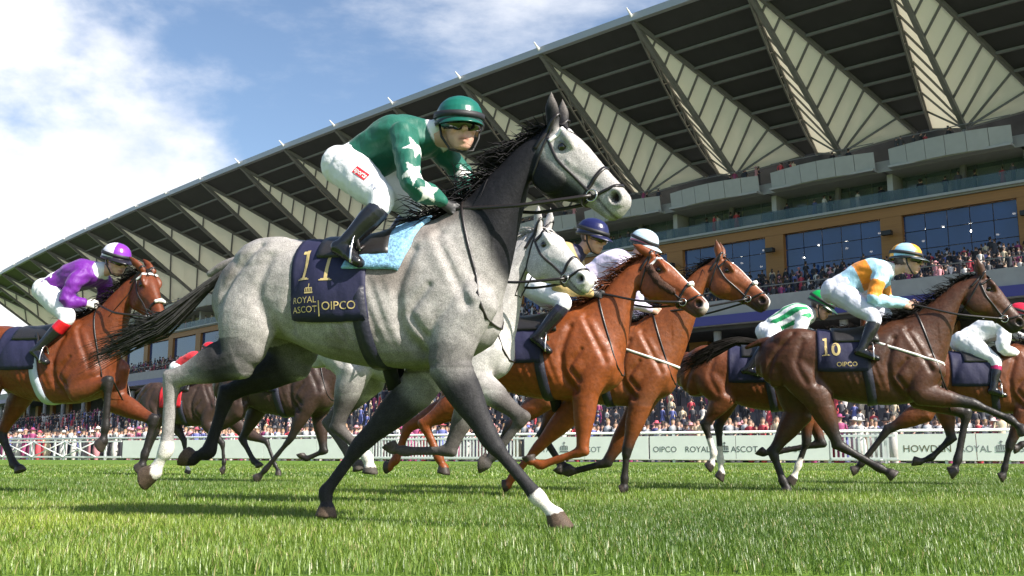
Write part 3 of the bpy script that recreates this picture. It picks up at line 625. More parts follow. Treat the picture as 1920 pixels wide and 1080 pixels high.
    C = Jk['silks'](P, info); t_ax = (P - hip) @ ax / tl
    ncol = smoothstep(.985, 1.0, t_ax) * (np.linalg.norm(P - neck, axis=1) < .13)
    C = C * (1 - ncol[:, None]) + np.array(Jk.get('collar', (.75, .75, .78))) * ncol[:, None]
    set_col(me, C); link('jacket', me, fab, root)
    # --- breeches
    bsp = Soup(); secs = []
    for t, a, b in ((-.12, .12, .10), (-.02, .158, .128), (.10, .165, .128), (.22, .158, .12)): secs.append((hip + ax * tl * t + arch * max(0, t) * 2, lft, dor, a + .012, b + .012, 2.2))
    bsp.loft(secs, 20)
    for s in (-1, 1): thigh(bsp, s, .004); bsp.ball(hip + lft * s * .075 - ax * .06 + dor * .02, (.115, .10, .115))
    me = bsp.fuse('breeches', vox, 4); P = coords(me); N = normals(me); P = P + N * (vnoise(P, 24, 9) * .004 + vnoise(P @ np.diag([1.5, 1, .6]), 52, 19) * .0018)[:, None]; me.vertices.foreach_set('co', P.astype(np.float32).ravel()); me.update()
    set_col(me, np.tile(np.array(Jk.get('breeches', (.74, .74, .77))), (len(P), 1))); bo = link('breeches', me, vmat('breeches', .65, noise=.05, nscale=10, bump=.009, bscale=18, spec=.3, sheen=.1), root)
    bb = BVHTree.FromPolygons([Vector(v) for v in P], [tuple(p.vertices) for p in me.polygons])
    # --- boots
    for s in (-1, 1):
        if s > 0 and Jk.get('hide_far'): pass
        q = Soup(); shin(q, s, .005, .045); me = q.fuse('boot', vox, 3); P = coords(me); k = J['kn_n' if s < 0 else 'kn_f']; a = J['an_n' if s < 0 else 'an_f']; t = ((P - k) @ (a - k)) / ((a - k) @ (a - k))
        C = np.tile(np.array((.012, .012, .014)), (len(P), 1)); wt = smoothstep(Jk.get('cuff_t', .30), Jk.get('cuff_t', .30) - .03, t); C = C * (1 - wt[:, None]) + np.array(Jk.get('cuff', (.02, .02, .035))) * wt[:, None]
        set_col(me, C); link('boot', me, vmat('boot_leather', .22, noise=.1, nscale=20, bump=.003, bscale=25, spec=.6), root)
        # stirrup iron and leather belong to the horse's saddle
        toe = J['to_n' if s < 0 else 'to_f']; ball_ = toe + unit(a - toe) * .05; dn = np.array([0, 0, -1.]); st = empty('stirrup', (0, 0, 0), 0, H['root'])
        c0 = ball_ + np.array([0, 0, .02]); iron = Soup(); W = .06
        pts = [c0 + np.array([0, -W, -.055]), c0 + np.array([0, -W * .95, .0]), c0 + np.array([0, -W * .5, .075]), c0 + np.array([0, 0, .095]), c0 + np.array([0, W * .5, .075]), c0 + np.array([0, W * .95, 0]), c0 + np.array([0, W, -.055]), c0 + np.array([0, 0, -.06]), c0 + np.array([0, -W, -.055])]
        iron.limb(pts, [.006] * 9, side=(1, 0, 0), n=8, sub=2); add('stirrup_iron', (iron.V, iron.F), mat('bit_steel', (.6, .6, .6), .25, metal=1), st)
        tp0 = H['tp'](-.36, s * .2, 1.45); top = np.array([tp0[0], s * .25, tp0[2]]); pts = [top, (top + c0) / 2 + np.array([.0, s * .015, 0]), c0 + np.array([0, 0, .1])]
        V_, F_ = ribbon([np.array(p) for p in spline(np.array(pts), 4)], [np.array([0, s * 1., 0])] * 9, .011, .004); add('stirrup_leather', (V_, F_), mat('bridle_leather', (.018, .014, .013), .35), st)
    # --- helmet, goggles
    hs = Soup(); rows = []
    for c_, k in ((-.004, 1.0), (.03, 1.0), (.06, .94), (.088, .80), (.108, .58), (.12, .30), (.1235, .08)): rows.append((hd(-.016, 0, .012 + c_), f, l, .123 * k, .102 * k, 2.1))
    hs.loft(rows, 32)
    rim = Soup(); rim.loft([(hd(-.016, 0, .002), f, l, .118, .097), (hd(-.016, 0, -.004), f, l, .128, .107), (hd(-.016, 0, .012), f, l, .130, .109), (hd(-.016, 0, .020), f, l, .122, .101)], 32, cap=False)
    hm = Soup(); hm.V = grow(hs.V); hm.F = hs.F; me = hm.fuse('helmet', .006, 2); P = coords(me); Q = (P - hc) @ M / g - [-.016, 0, .012]
    helm = empty('helmet', (0, 0, 0), 0, root); set_col(me, Jk['cap'](Q)); link('cap_cover', me, vmat('cap_silk', .3, noise=.04, nscale=10, bump=.002, bscale=22, spec=.5), helm)
    add('rim', (grow(rim.V), rim.F), mat('helmet_rim_' + key, Jk.get('rim', (.02, .02, .025)), .4), helm)
    pk = []; pf = []; n = 18; rings = ((.120, .099, .010, 0), (.155, .108, -.004, 1), (.180, .112, -.018, 1), (.181, .113, -.024, 1), (.155, .107, -.010, 1), (.119, .098, .002, 0))
    for ra, rb, c_, o_ in rings:
        for i in range(n + 1):
            a = R(-78 + 156 * i / n); kf = math.cos(a) ** .8 if o_ else 1; base = (.120, .099); rx = base[0] + (ra - base[0]) * kf; ry = base[1] + (rb - base[1]) * kf
            pk.append(hd(-.016 + rx * math.cos(a), ry * math.sin(a), .008 + c_ * (kf if o_ else 1)))
    m_ = n + 1
    for r_ in range(len(rings) - 1):
        for i in range(n): pf.append((r_ * m_ + i, r_ * m_ + i + 1, (r_ + 1) * m_ + i + 1, (r_ + 1) * m_ + i))
    pk = np.array(grow(pk)); pme = mesh_from('peak', pk, pf); set_col(pme, np.tile(np.array(Jk.get('peak', (.02, .02, .025))), (len(pk), 1))); link('peak', pme, vmat('cap_silk'), helm)
    gb = Soup(); gpts = [hd(-.016 + .127 * math.cos(a), .107 * math.sin(a), .045 - .012 * math.cos(a)) for a in np.linspace(0, 2 * math.pi, 25)]; V_, F_ = ribbon(gpts[:-1], [unit(p - hd(-.016, 0, .04)) for p in gpts[:-1]], .013, .003, True); add('goggle_strap', (grow(V_), F_), mat('strap_dark_' + key, Jk.get('strap', (.015, .015, .018)), .6), helm)
    if Jk.get('goggles', True):
        gv = []; gf = []; n = 20; prof = ((.024, .090), (.014, .106), (-.012, .111), (-.034, .105), (-.044, .090))
        for c_, r_ in prof:
            for i in range(n + 1):
                a = R(-72 + 144 * i / n); nose_ = .016 * math.exp(-(a / .16) ** 2) if c_ < -.02 else 0
                gv.append(hd(.002 + r_ * math.cos(a) * 1.02, (r_ * .86) * math.sin(a), .002 + c_ * (1 - .35 * abs(a)) + nose_))
        for r_ in range(4):
            for i in range(n): gf.append((r_ * 21 + i, r_ * 21 + i + 1, (r_ + 1) * 21 + i + 1, (r_ + 1) * 21 + i))
        gg = add('goggles', (grow(gv), gf), mat('goggle_lens', (.012, .008, .010), .05, spec=.9, coat=.5), root)
    # chin strap
    for s in (-1, 1):
        V_, F_ = ribbon([hd(.0, s * .088, .0), hd(.012, s * .082, -.05), hd(.045, s * .05, -.112), hd(.055, 0, -.122)], [l * s, l * s, unit(l * s - u), -u], .006, .003); add('chin_strap', (grow(V_), F_), mat('strap_chin_' + key, Jk.get('chin', (.02, .02, .02)), .6), helm)
    # reins from the hands to the bit
    for s in (-1, 1):
        h = J['ha_n' if s < 0 else 'ha_f']; bt = H['hp'](.735, -.135, s * .07); mid = (h + bt) / 2 + np.array([0, s * .07, -.03]); pts = spline(np.array([h + np.array([-.03, 0, .0]), h + np.array([.05, s * .02, 0]), mid, bt]), 6)
        V_, F_ = ribbon(list(pts), [np.array([0, s * 1., .15])] * len(pts), .009, .004); add('rein', (V_, F_), mat('bridle_leather', (.018, .014, .013), .35), H['root'])
    if 'patch' in Jk:
        for (pp, w_, h_, colr, tx, ang) in Jk['patch']:
            o0 = fr.px(pp, -.3); ca, sa = math.cos(R(ang)), math.sin(R(ang)); ux = np.array([ca, 0, sa]); uz = np.array([-sa, 0, ca])
            if colr:
                V2, F2 = subdiv2d([(0, 0, w_, h_)]); add('logo_patch', decal(bb, V2, F2, o0, ux, uz, np.array([.0, 1., -.0]), .0025), mat('logo_red', (.62, .02, .03), .5), bo)
            V2, F2 = text_mesh(tx, h_ * (.95 if colr else 1), bool(colr)); xm = max(v[0] for v in V2); k = w_ * .9 / xm if colr else 1
            add('lettering', decal(bb, [(v[0] * k + w_ * .05, v[1] + h_ * .24) for v in V2], F2, o0, ux, uz, np.array([0, 1., 0]), .004), mat('print_white', (.7, .7, .68), .6) if colr else mat('print_blue', (.10, .13, .25), .6), bo)
    return root
# ================================================================== ground
def quad_sheet(name, pts, m, parent=None, kind='structure'):
    return link(name, mesh_from(name, pts, [tuple(range(len(pts)))], False), m, parent, kind)
gm, gt, gb_ = pbsdf('turf'); gb_.inputs['Roughness'].default_value = .85; gb_.inputs['Specular IOR Level'].default_value = .2
tc = nd(gt, 'ShaderNodeTexCoord'); n1 = nd(gt, 'ShaderNodeTexNoise'); n1.inputs['Scale'].default_value = 1.3; n1.inputs['Detail'].default_value = 8; n1.inputs['Roughness'].default_value = .7
n2 = nd(gt, 'ShaderNodeTexNoise'); n2.inputs['Scale'].default_value = 45; n2.inputs['Detail'].default_value = 4
c1 = nd(gt, 'ShaderNodeValToRGB'); c1.color_ramp.elements[0].color = (.06, .125, .014, 1); c1.color_ramp.elements[1].color = (.16, .26, .032, 1); c1.color_ramp.elements[0].position = .33; c1.color_ramp.elements[1].position = .68
mxx = nd(gt, 'ShaderNodeMath', operation='MULTIPLY_ADD'); mxx.inputs[1].default_value = .45
K = gt.links.new; K(tc.outputs['Object'], n1.inputs['Vector']); K(tc.outputs['Object'], n2.inputs['Vector']); K(n2.outputs['Fac'], mxx.inputs[0]); mth = nd(gt, 'ShaderNodeMath', operation='MULTIPLY'); mth.inputs[1].default_value = .55
K(n1.outputs['Fac'], mth.inputs[0]); K(mth.outputs[0], mxx.inputs[2]); K(mxx.outputs[0], c1.inputs[0]); K(c1.outputs[0], gb_.inputs['Base Color'])
bp_ = nd(gt, 'ShaderNodeBump'); bp_.inputs['Distance'].default_value = .03; K(n2.outputs['Fac'], bp_.inputs['Height']); K(bp_.outputs[0], gb_.inputs['Normal'])
quad_sheet('ground', [(-1500, -300, 0), (1500, -300, 0), (1500, 3000, 0), (-1500, 3000, 0)], gm)
PAVE = mat('paving', (.22, .21, .20), .8, noise=.15, nscale=.6)
# ================================================================== running rail and boards
RA = np.array([-31.5, 61.5]); RB = np.array([17.6, 36.2]); RD = unit(RB - RA); RN = np.array([RD[1], -RD[0]]);          # along to the right, towards the track
if RN[1] > 0: RN = -RN
def rp(t, z, o=0.0): q = RB + RD * t + RN * o; return np.array([q[0], q[1], z])
def tofrom_px(px):                                                # where a pixel column meets the rail
    d = ray(px, 850)[:2]; A = np.stack([d, -RD], 1); s = np.linalg.solve(A, RB); return float(s[1])
def boxm(c, ax, hx, hy, hz):
    ax = unit(np.array([ax[0], ax[1], 0])); ay = np.array([-ax[1], ax[0], 0]); V = []
    for sx in (-1, 1):
        for sy in (-1, 1):
            for sz in (-1, 1): V.append(np.array(c) + ax * hx * sx + ay * hy * sy + np.array([0, 0, hz * sz]))
    return V, [(0, 1, 3, 2), (4, 6, 7, 5), (0, 4, 5, 1), (2, 3, 7, 6), (0, 2, 6, 4), (1, 5, 7, 3)]
def join(parts):
    V = []; Fc = []
    for v, f in parts:
        b = len(V); V += list(v); Fc += [tuple(i + b for i in q) for q in f]
    return V, Fc
def tube(p, q, r, n=8, r2=None):
    p = np.array(p, float); q = np.array(q, float); t = unit(q - p); u = unit(np.cross(t, (.3, .1, 1) if abs(t[2]) < .95 else (1, 0, 0))); v = np.cross(t, u); V = []
    for c, rr in ((p, r), (q, r if r2 is None else r2)):
        for i in range(n): a = 2 * math.pi * i / n; V.append(c + (u * math.cos(a) + v * math.sin(a)) * rr)
    return V, [(i, (i + 1) % n, n + (i + 1) % n, n + i) for i in range(n)] + [tuple(range(n))[::-1], tuple(range(n, 2 * n))]
WHITE = mat('rail_white', (.76, .77, .76), .4, noise=.05, nscale=3); BOARD = mat('board_white', (.84, .85, .80), .5, noise=.04, nscale=2); INK = mat('board_ink', (.08, .085, .09), .6)
rail = empty('running_rail', rp(0, 0)); tag(rail, 'long white running rail of posts and a top bar beside the track', 'fence')
r0 = np.array([*rail.location]); tL = tofrom_px(-260); tR = tofrom_px(2250)
add('top_rail', [[v - r0 for v in tube(rp(tL, 1.2), rp(tR, 1.2), .055)[0]], tube(rp(tL, 1.2), rp(tR, 1.2), .055)[1]], WHITE, rail)
add('lower_rail', [[v - r0 for v in tube(rp(tL, .12, .0), rp(tR, .12, .0), .03)[0]], tube(rp(tL, .12), rp(tR, .12), .03)[1]], WHITE, rail)
quad_sheet('spectator_lawn', [rp(-170, .006, -.6), rp(70, .006, -.6), rp(70, .006, -120), rp(-170, .006, -120)], PAVE)
t = tL; pm = None
while t < tR:
    VF = boxm(rp(t, .58, -.02) - r0, RD, .05, .05, .58)
    add('post', VF, WHITE, rail, False); t += 2.05
def flat_text(name, body, size, org, ux, m, parent, lift):
    V2, F2 = text_mesh(body, size); return add(name, ([np.array(org) + np.array([ux[0], ux[1], 0]) * v[0] + np.array([0, 0, 1.]) * v[1] + np.array([RN[0], RN[1], 0]) * lift for v in V2], F2), m, parent, False)
def crown_mark(org, ux, q, m, parent, lift):
    rc = [(0, 0, 1, .14)] + [(.02 + .2 * i, .2, .14 + .2 * i, .6 + .2 * (i == 2)) for i in range(5)] + [(.1, .6, .9, .68), (.44, .85, .56, 1.1), (.34, .94, .66, 1.02)]
    V = []; Fc = []
    for x0, y0, x1, y1 in rc:
        b = len(V); V += [np.array(org) + np.array([ux[0], ux[1], 0]) * x * q + np.array([0, 0, y * q]) + np.array([RN[0], RN[1], 0]) * lift for x, y in ((x0, y0), (x1, y0), (x1, y1), (x0, y1))]; Fc.append((b, b + 1, b + 2, b + 3))
    add('crown_emblem', (V, Fc), m, parent, False)
def board(x0, x1, label, texts, col=None):
    ta, tb = tofrom_px(x0), tofrom_px(x1); o = empty('advertising_board', rp((ta + tb) / 2, 0, .09)); c0 = np.array([*o.location]); tag(o, label, 'board', 'boards along the running rail')
    n = max(1, int(round((tb - ta) / 3.1)))
    for i in range(n):
        a = ta + (tb - ta) * i / n; b = ta + (tb - ta) * (i + 1) / n; add('board_panel', [[v - c0 for v in boxm(rp((a + b) / 2, .60, .09), RD, (b - a) / 2 - .012, .02, .47)[0]], boxm((0, 0, 0), RD, 1, 1, 1)[1]], BOARD, o, False)
    for (px, tx, sz, m) in texts:
        org = rp(tofrom_px(px), .42, .09) - c0
        if tx == '#': crown_mark(org, RD, sz, m, o, .03)
        else: flat_text('lettering', tx, sz, org, RD, m, o, .026)
    return o
GREYINK = mat('board_grey', (.20, .21, .22), .6); GOLDINK = mat('board_gold', (.13, .11, .05), .6)
board(985, 1218, 'white rail board reading ROYAL ASCOT behind the chestnut legs', [(1000, 'ROYAL', .33, GREYINK), (1052, '#', .40, GREYINK), (1085, 'ASCOT', .33, GREYINK)])
board(1220, 1556, 'white rail board lettered OIPCO ROYAL ASCOT with a crown', [(1226, 'OIPCO', .33, INK), (1286, 'ROYAL', .33, INK), (1352, '#', .36, INK), (1372, 'ASCOT', .33, INK), (1460, 'OIPCO', .33, GREYINK)])
board(1684, 1990, 'white rail board at the right reading HOWDEN and ROYAL ASCOT', [(1694, 'HOWDEN', .36, GOLDINK), (1800, 'ROYAL', .33, GREYINK), (1868, '#', .36, GREYINK), (1900, 'ASCOT', .33, GREYINK)])
board(232, 700, 'plain white rail boards left of the front grey horse', [])
def pickets(x0, x1, label, step, brace):
    ta, tb = tofrom_px(x0), tofrom_px(x1); o = empty('picket_fence', rp((ta + tb) / 2, 0, .1)); c0 = np.array([*o.location]); tag(o, label, 'fence', 'white fences filling the rail')
    sh = lambda VF: ([v - c0 for v in VF[0]], VF[1])
    for z in (.18, 1.02): add('crossbar', sh(boxm(rp((ta + tb) / 2, z, .1), RD, (tb - ta) / 2, .02, .04)), WHITE, o, False)
    n = int((tb - ta) / step)
    if brace:
        for i in range(n):
            a, b = ta + i * step, ta + (i + 1) * step; add('brace', sh(tube(rp(a, .18, .1), rp(b, 1.02, .1), .035, 6)), WHITE, o); add('brace', sh(tube(rp(b, .18, .13), rp(a, 1.02, .13), .035, 6)), WHITE, o); add('upright', sh(boxm(rp(a, .55, .07), RD, .06, .025, .55)), WHITE, o, False)
    else:
        for i in range(n): add('picket', sh(boxm(rp(ta + i * step, .6, .1), RD, .035, .012, .5)), WHITE, o, False)
    return o
pickets(-240, 230, 'white cross braced fence at the left end of the rail', 2.6, True)
pickets(1560, 1682, 'white picket fence between the two lettered boards', .17, False)
pickets(702, 984, 'white picket fence behind the legs of the grey', .17, False)
# ================================================================== grandstand
T0 = np.array([10.1, 79.6]); BAY = 10.3
FR = {}
ang = 137.0; p = T0.copy(); FR[0] = (p.copy(), R(ang))
q = p.copy()
for k in range(1, 19): a = R(137.0 - .5 * k + .25); q = q + np.array([math.cos(a), math.sin(a)]) * BAY; FR[-k] = (q.copy(), R(137.0 - .5 * k))
q = p.copy()
for k in range(1, 5): a = R(137.0 + .5 * k - .25); q = q - np.array([math.cos(a), math.sin(a)]) * BAY; FR[k] = (q.copy(), R(137.0 + .5 * k))
def sp_(k, a, b, z):                                             # bay k (0 = the one with its tip above the grey's ears), a along to the right, b back from the roof edge
    c, an = FR[k]; return np.array([c[0] - math.cos(an) * a + math.sin(an) * b, c[1] - math.sin(an) * a - math.cos(an) * b, z])
stand = empty('grandstand', (*T0, 0)); tag(stand, 'huge grandstand with a dark raked roof and pale leaf shaped canopies', 'grandstand'); SO = np.array([*T0, 0])
def sadd(name, VF, m, parent=None, smooth=False): return add(name, ([np.array(v) - SO for v in VF[0]], VF[1]), m, parent or stand, smooth)
DECK = mat('roof_deck', (.035, .034, .036), .55, noise=.1, nscale=1); STEEL = mat('roof_steel', (.16, .155, .15), .5, noise=.08, nscale=2); EDGE = mat('roof_edge', (.36, .37, .38), .4, metal=.3); TIP = mat('spar_white', (.75, .75, .74), .4)
CONC = mat('stand_concrete', (.30, .30, .295), .7, noise=.08, nscale=1.5); FASC = mat('balcony_fascia', (.36, .365, .355), .5, noise=.05, nscale=2); WOOD = None
fm, ft, fb = pbsdf('canopy_fabric'); ft.nodes.remove(fb); o_ = ft.nodes['Material Output']; d1_ = nd(ft, 'ShaderNodeBsdfDiffuse'); d2_ = nd(ft, 'ShaderNodeBsdfTranslucent'); ms = nd(ft, 'ShaderNodeMixShader'); ms.inputs[0].default_value = .2
d1_.inputs[0].default_value = (.80, .77, .64, 1); d2_.inputs[0].default_value = (.74, .68, .52, 1); ft.links.new(d1_.outputs[0], ms.inputs[1]); ft.links.new(d2_.outputs[0], ms.inputs[2]); ft.links.new(ms.outputs[0], o_.inputs[0])
wm_, wt_, wb_ = pbsdf('wood_cladding'); wb_.inputs['Roughness'].default_value = .55; tcw = nd(wt_, 'ShaderNodeTexCoord'); mpw = nd(wt_, 'ShaderNodeMapping'); mpw.inputs['Scale'].default_value = (.15, .15, 6); nw = nd(wt_, 'ShaderNodeTexNoise'); nw.inputs['Scale'].default_value = 2.2; nw.inputs['Detail'].default_value = 5
cw = nd(wt_, 'ShaderNodeValToRGB'); cw.color_ramp.elements[0].color = (.24, .105, .028, 1); cw.color_ramp.elements[1].color = (.40, .19, .05, 1); wt_.links.new(tcw.outputs['Object'], mpw.inputs[0]); wt_.links.new(mpw.outputs[0], nw.inputs['Vector']); wt_.links.new(nw.outputs['Fac'], cw.inputs[0]); wt_.links.new(cw.outputs[0], wb_.inputs['Base Color']); WOOD = wm_
GLASS = mat('window_glass', (.022, .062, .18), .06, spec=.9, noise=.2, nscale=.3); GLASS2 = mat('glazing_pale', (.10, .15, .17), .08, spec=.8, noise=.3, nscale=.4); GREENG = mat('balustrade_glass', (.07, .13, .14), .06, spec=.6); GREENG.node_tree.nodes['Principled BSDF'].inputs['Alpha'].default_value = .4; GLASS.node_tree.nodes['Principled BSDF'].inputs['Alpha'].default_value = .9; GLASS2.node_tree.nodes['Principled BSDF'].inputs['Alpha'].default_value = .35
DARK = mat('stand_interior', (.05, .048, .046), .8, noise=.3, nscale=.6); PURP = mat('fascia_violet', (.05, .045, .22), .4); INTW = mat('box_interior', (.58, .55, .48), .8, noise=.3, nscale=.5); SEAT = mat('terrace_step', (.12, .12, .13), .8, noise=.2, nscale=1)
LAMP = mat('lamp_glow', (1, 1, 1), .5); LAMP.node_tree.nodes['Principled BSDF'].inputs['Emission Color'].default_value = (1, .95, .85, 1); LAMP.node_tree.nodes['Principled BSDF'].inputs['Emission Strength'].default_value = 14
def slab(P4, th):                                                # a plate: four corners and a thickness along its normal
    P4 = [np.array(v) for v in P4]; n = unit(np.cross(P4[1] - P4[0], P4[3] - P4[0])); V = P4 + [v + n * th for v in P4]; return V, [(0, 3, 2, 1), (4, 5, 6, 7)] + [(i, (i + 1) % 4, 4 + (i + 1) % 4, 4 + i) for i in range(4)]
def beam(p, q, w, h=None):
    h = h or w; p = np.array(p, float); q = np.array(q, float); t = unit(q - p); s = unit(np.cross(t, (0, 0, 1.))); u = np.cross(s, t); V = []
    for c in (p, q):
        for a, b in ((-1, -1), (1, -1), (1, 1), (-1, 1)): V.append(c + s * w / 2 * a + u * h / 2 * b)
    return V, [(0, 1, 2, 3), (7, 6, 5, 4)] + [(i, 4 + i, 4 + (i + 1) % 4, (i + 1) % 4) for i in range(4)]
def lerp(a, b, t): return np.array(a) + (np.array(b) - np.array(a)) * t
ZT, ZB, BB, HW = 36.0, 27.1, 18.0, 4.95
for k in range(-18, 5):
    tip = sp_(k, 0, 0, ZT); Lc = sp_(k, -3.2, BB, ZB); Rc = sp_(k, 5.7, BB, ZB); Cc_ = sp_(k, .5, 14.6, 25.5)
    near = k >= -6
    leaf = empty('roof_canopy', (0, 0, 0), 0, stand)
    nrib = 11 if near else 8
    def leafpt(side, u, v): e = lerp(tip, Rc if side > 0 else Lc, max(0., min(1., u - .28 * min(1, u)))); m_ = lerp(tip, Cc_, min(u, 1.)); return lerp(m_, e, v)
    for side in (-1, 1):
        for i in range(nrib):
            u0, u1 = .06 + 1.22 * i / nrib, .06 + 1.22 * (i + 1) / nrib; V = [leafpt(side, u0, .01), leafpt(side, u0, .99), leafpt(side, u1, .99), leafpt(side, u1, .01)]
            ns = 3; vs_ = []; fs = []
            for ii in range(ns + 1):
                for jj in range(ns + 1):
                    uu = u0 + (u1 - u0) * ii / ns; vv = .01 + .98 * jj / ns; sag = -.22 * 4 * (ii / ns) * (1 - ii / ns) * 4 * (jj / ns) * (1 - jj / ns) * (u1 * 1.0); vs_.append(leafpt(side, uu, vv) + np.array([0, 0, -sag * .8]))
            for ii in range(ns):
                for jj in range(ns): a_ = ii * (ns + 1) + jj; fs.append((a_, a_ + 1, a_ + ns + 2, a_ + ns + 1))
            sadd('fabric_panel', (vs_, fs), fm, leaf, True)
            # rib under the seam, slanting like the veins of a leaf
            if near or i % 2: sadd('rib', beam(leafpt(side, u1, 0) - [0, 0, .08], leafpt(side, u1, 1) - [0, 0, .08], .15 if near else .2), STEEL, leaf)
    sadd('midrib', beam(tip - [0, 0, .2], Cc_ - [0, 0, .12], .32, .42), STEEL, leaf)
    for e in (Lc, Rc): sadd('edge_truss', beam(tip - [0, 0, .1], e - [0, 0, .1], .22, .5), STEEL, leaf); 
    for e, s in ((Lc, -1), (Rc, 1)):
        lo = [lerp(tip, e, u) + np.array([0, 0, -1.0 * math.sin(math.pi * min(1, u * 1.02)) ** .6 - .25]) for u in np.linspace(.04, .98, 8)]
        if near and s < 0: sadd('truss_web', join([beam(lo[i], lo[i + 1], .13) for i in range(7)] + [beam(lo[i], lerp(tip, e, .04 + .94 * (i + .5) / 7), .09) for i in range(7)] + [beam(lerp(tip, e, .04 + .94 * (i + .5) / 7), lo[i + 1], .09) for i in range(7)]), STEEL, leaf)
    d = unit(tip - Cc_); sadd('spar_tip', join([tube(tip - d * .3, tip + d * 1.1 + np.array([0, 0, .1]), .17, 6, .05)]), TIP, leaf)
    # arch closing the leaf at the back, with its struts
    arch_ = [lerp(Cc_, Rc, u) + np.array([0, 0, 1.15 * math.sin(math.pi * u) ** .8]) for u in np.linspace(0, 1, 9)]
    if near: sadd('arch', join([beam(arch_[i], arch_[i + 1], .16) for i in range(8)] + [beam(arch_[i], lerp(Cc_, Rc, i / 8), .07) for i in range(1, 8)]), STEEL, leaf)
    # dark deck between this leaf and the next one to the right
    if k + 1 in FR:
        t2 = sp_(k + 1, 0, 0, ZT); L2 = sp_(k + 1, -3.2, BB, ZB); nst = 9 if near else 6
        for i in range(nst):
            u0, u1 = i / nst, (i + 1) / nst; A0, A1, B0, B1 = lerp(tip, Rc, u0), lerp(tip, Rc, u1), lerp(t2, L2, u0), lerp(t2, L2, u1)
            sadd('roof_panel', slab([A0, B0, B1, A1], .18), DECK)
            if i: sadd('purlin', beam(A0 - [0, 0, .16], B0 - [0, 0, .16], .20, .22), STEEL)
        sadd('roof_edge', beam(tip + [0, 0, .12], t2 + [0, 0, .12], .5, .62), EDGE)
    # columns and floors
    sadd('column', join([tube(sp_(k, .5, 14.6, 25.6), sp_(k, -.2, 13.4, 15.0), .26, 8)]), STEEL)
    h = BAY / 2 + .06
    def bx(a0, a1, b0, b1, z0, z1): return [sp_(k, a0, b0, z0), sp_(k, a1, b0, z0), sp_(k, a1, b1, z0), sp_(k, a0, b1, z0), sp_(k, a0, b0, z1), sp_(k, a1, b0, z1), sp_(k, a1, b1, z1), sp_(k, a0, b1, z1)], [(3, 2, 1, 0), (4, 5, 6, 7), (0, 1, 5, 4), (1, 2, 6, 5), (2, 3, 7, 6), (3, 0, 4, 7)]
    # bowed balcony front of panels
    nb = 6 if near else 3; pa = np.linspace(-4.3, 4.75, nb + 1)
    for i in range(nb):
        bo = lambda a: 11.6 - 1.0 * math.cos((a - .2) / 4.6 * 1.35)
        a0, a1 = pa[i] + .02, pa[i + 1] - .02; sadd('balcony_panel', slab([sp_(k, a0, bo(a0), 22.45), sp_(k, a1, bo(a1), 22.45), sp_(k, a1, bo(a1) - .25, 23.95), sp_(k, a0, bo(a0) - .25, 23.95)], -.12), FASC)
    sadd('balcony_slab', bx(-h, h, 11.9, 19, 22.4, 23.3), CONC); sadd('balcony_soffit', bx(-4.3, 4.7, 10.9, 12.0, 22.42, 22.6), FASC)
    sadd('balcony_rail', join([beam(sp_(k, -4.3, 11.3, 24.75), sp_(k, 4.7, 11.3, 24.75), .06)] + [beam(sp_(k, a, 11.3, 23.9), sp_(k, a, 11.3, 24.75), .05) for a in np.linspace(-4.3, 4.7, 9)]), STEEL)
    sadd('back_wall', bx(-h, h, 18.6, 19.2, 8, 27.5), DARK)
    # glazed box level
    sadd('box_floor', bx(-h, h, 12.6, 18.5, 19.72, 20.02), CONC); sadd('box_wall', bx(-h, h, 15.9, 16.1, 20.0, 22.5), INTW)
    sadd('mullion', bx(-h, -h + .45, 12.9, 15.9, 20.0, 22.42), FASC)
    if near:
        for i in range(5):
            a0 = -h + .6 + i * 1.92; sadd('glazing_pane', slab([sp_(k, a0, 14.6, 20.1), sp_(k, a0 + 1.84, 14.6, 20.1), sp_(k, a0 + 1.84, 14.6, 21.4), sp_(k, a0, 14.6, 21.4)], .03), GLASS2 if (i + k) % 3 else INTW); sadd('glazing_pane', slab([sp_(k, a0, 14.6, 21.46), sp_(k, a0 + 1.84, 14.6, 21.46), sp_(k, a0 + 1.84, 14.6, 22.38), sp_(k, a0, 14.6, 22.38)], .03), GLASS2)
    sadd('balustrade', bx(-h, h, 12.68, 12.72, 20.05, 21.0), GREENG); sadd('ledge', bx(-h, h, 12.35, 13.0, 19.86, 20.06), FASC)
    # timber frame and blue windows
    sadd('timber_beam', bx(-h, h, 12.8, 13.4, 18.9, 19.7), WOOD); sadd('timber_pier', bx(-h, -h + 1.0, 12.78, 13.4, 14.0, 18.88), WOOD); sadd('timber_pier', bx(h - .95, h, 12.78, 13.4, 14.0, 18.88), WOOD)
    ww = (2 * h - 2.05) / 5; win = empty('window', (0, 0, 0), 0, stand)
    if near:
        for i in range(5):
            for z0, z1 in ((14.2, 16.05), (16.11, 17.5), (17.56, 18.86)): a0 = -h + 1.03 + i * ww; sadd('pane', slab([sp_(k, a0, 13.2, z0), sp_(k, a0 + ww - .06, 13.2, z0), sp_(k, a0 + ww - .06, 13.2, z1), sp_(k, a0, 13.2, z1)], .03), GLASS, win)
    else: sadd('pane', slab([sp_(k, -h + 1, 13.2, 14.2), sp_(k, h - 1, 13.2, 14.2), sp_(k, h - 1, 13.2, 18.86), sp_(k, -h + 1, 13.2, 18.86)], .03), GLASS, win)
    sadd('room_wall', bx(-h + 1, h - .95, 16.9, 17.0, 14.0, 18.88), DARK, win); sadd('room_ceiling', bx(-h + 1, h - .95, 13.4, 16.9, 18.8, 18.88), DARK, win)
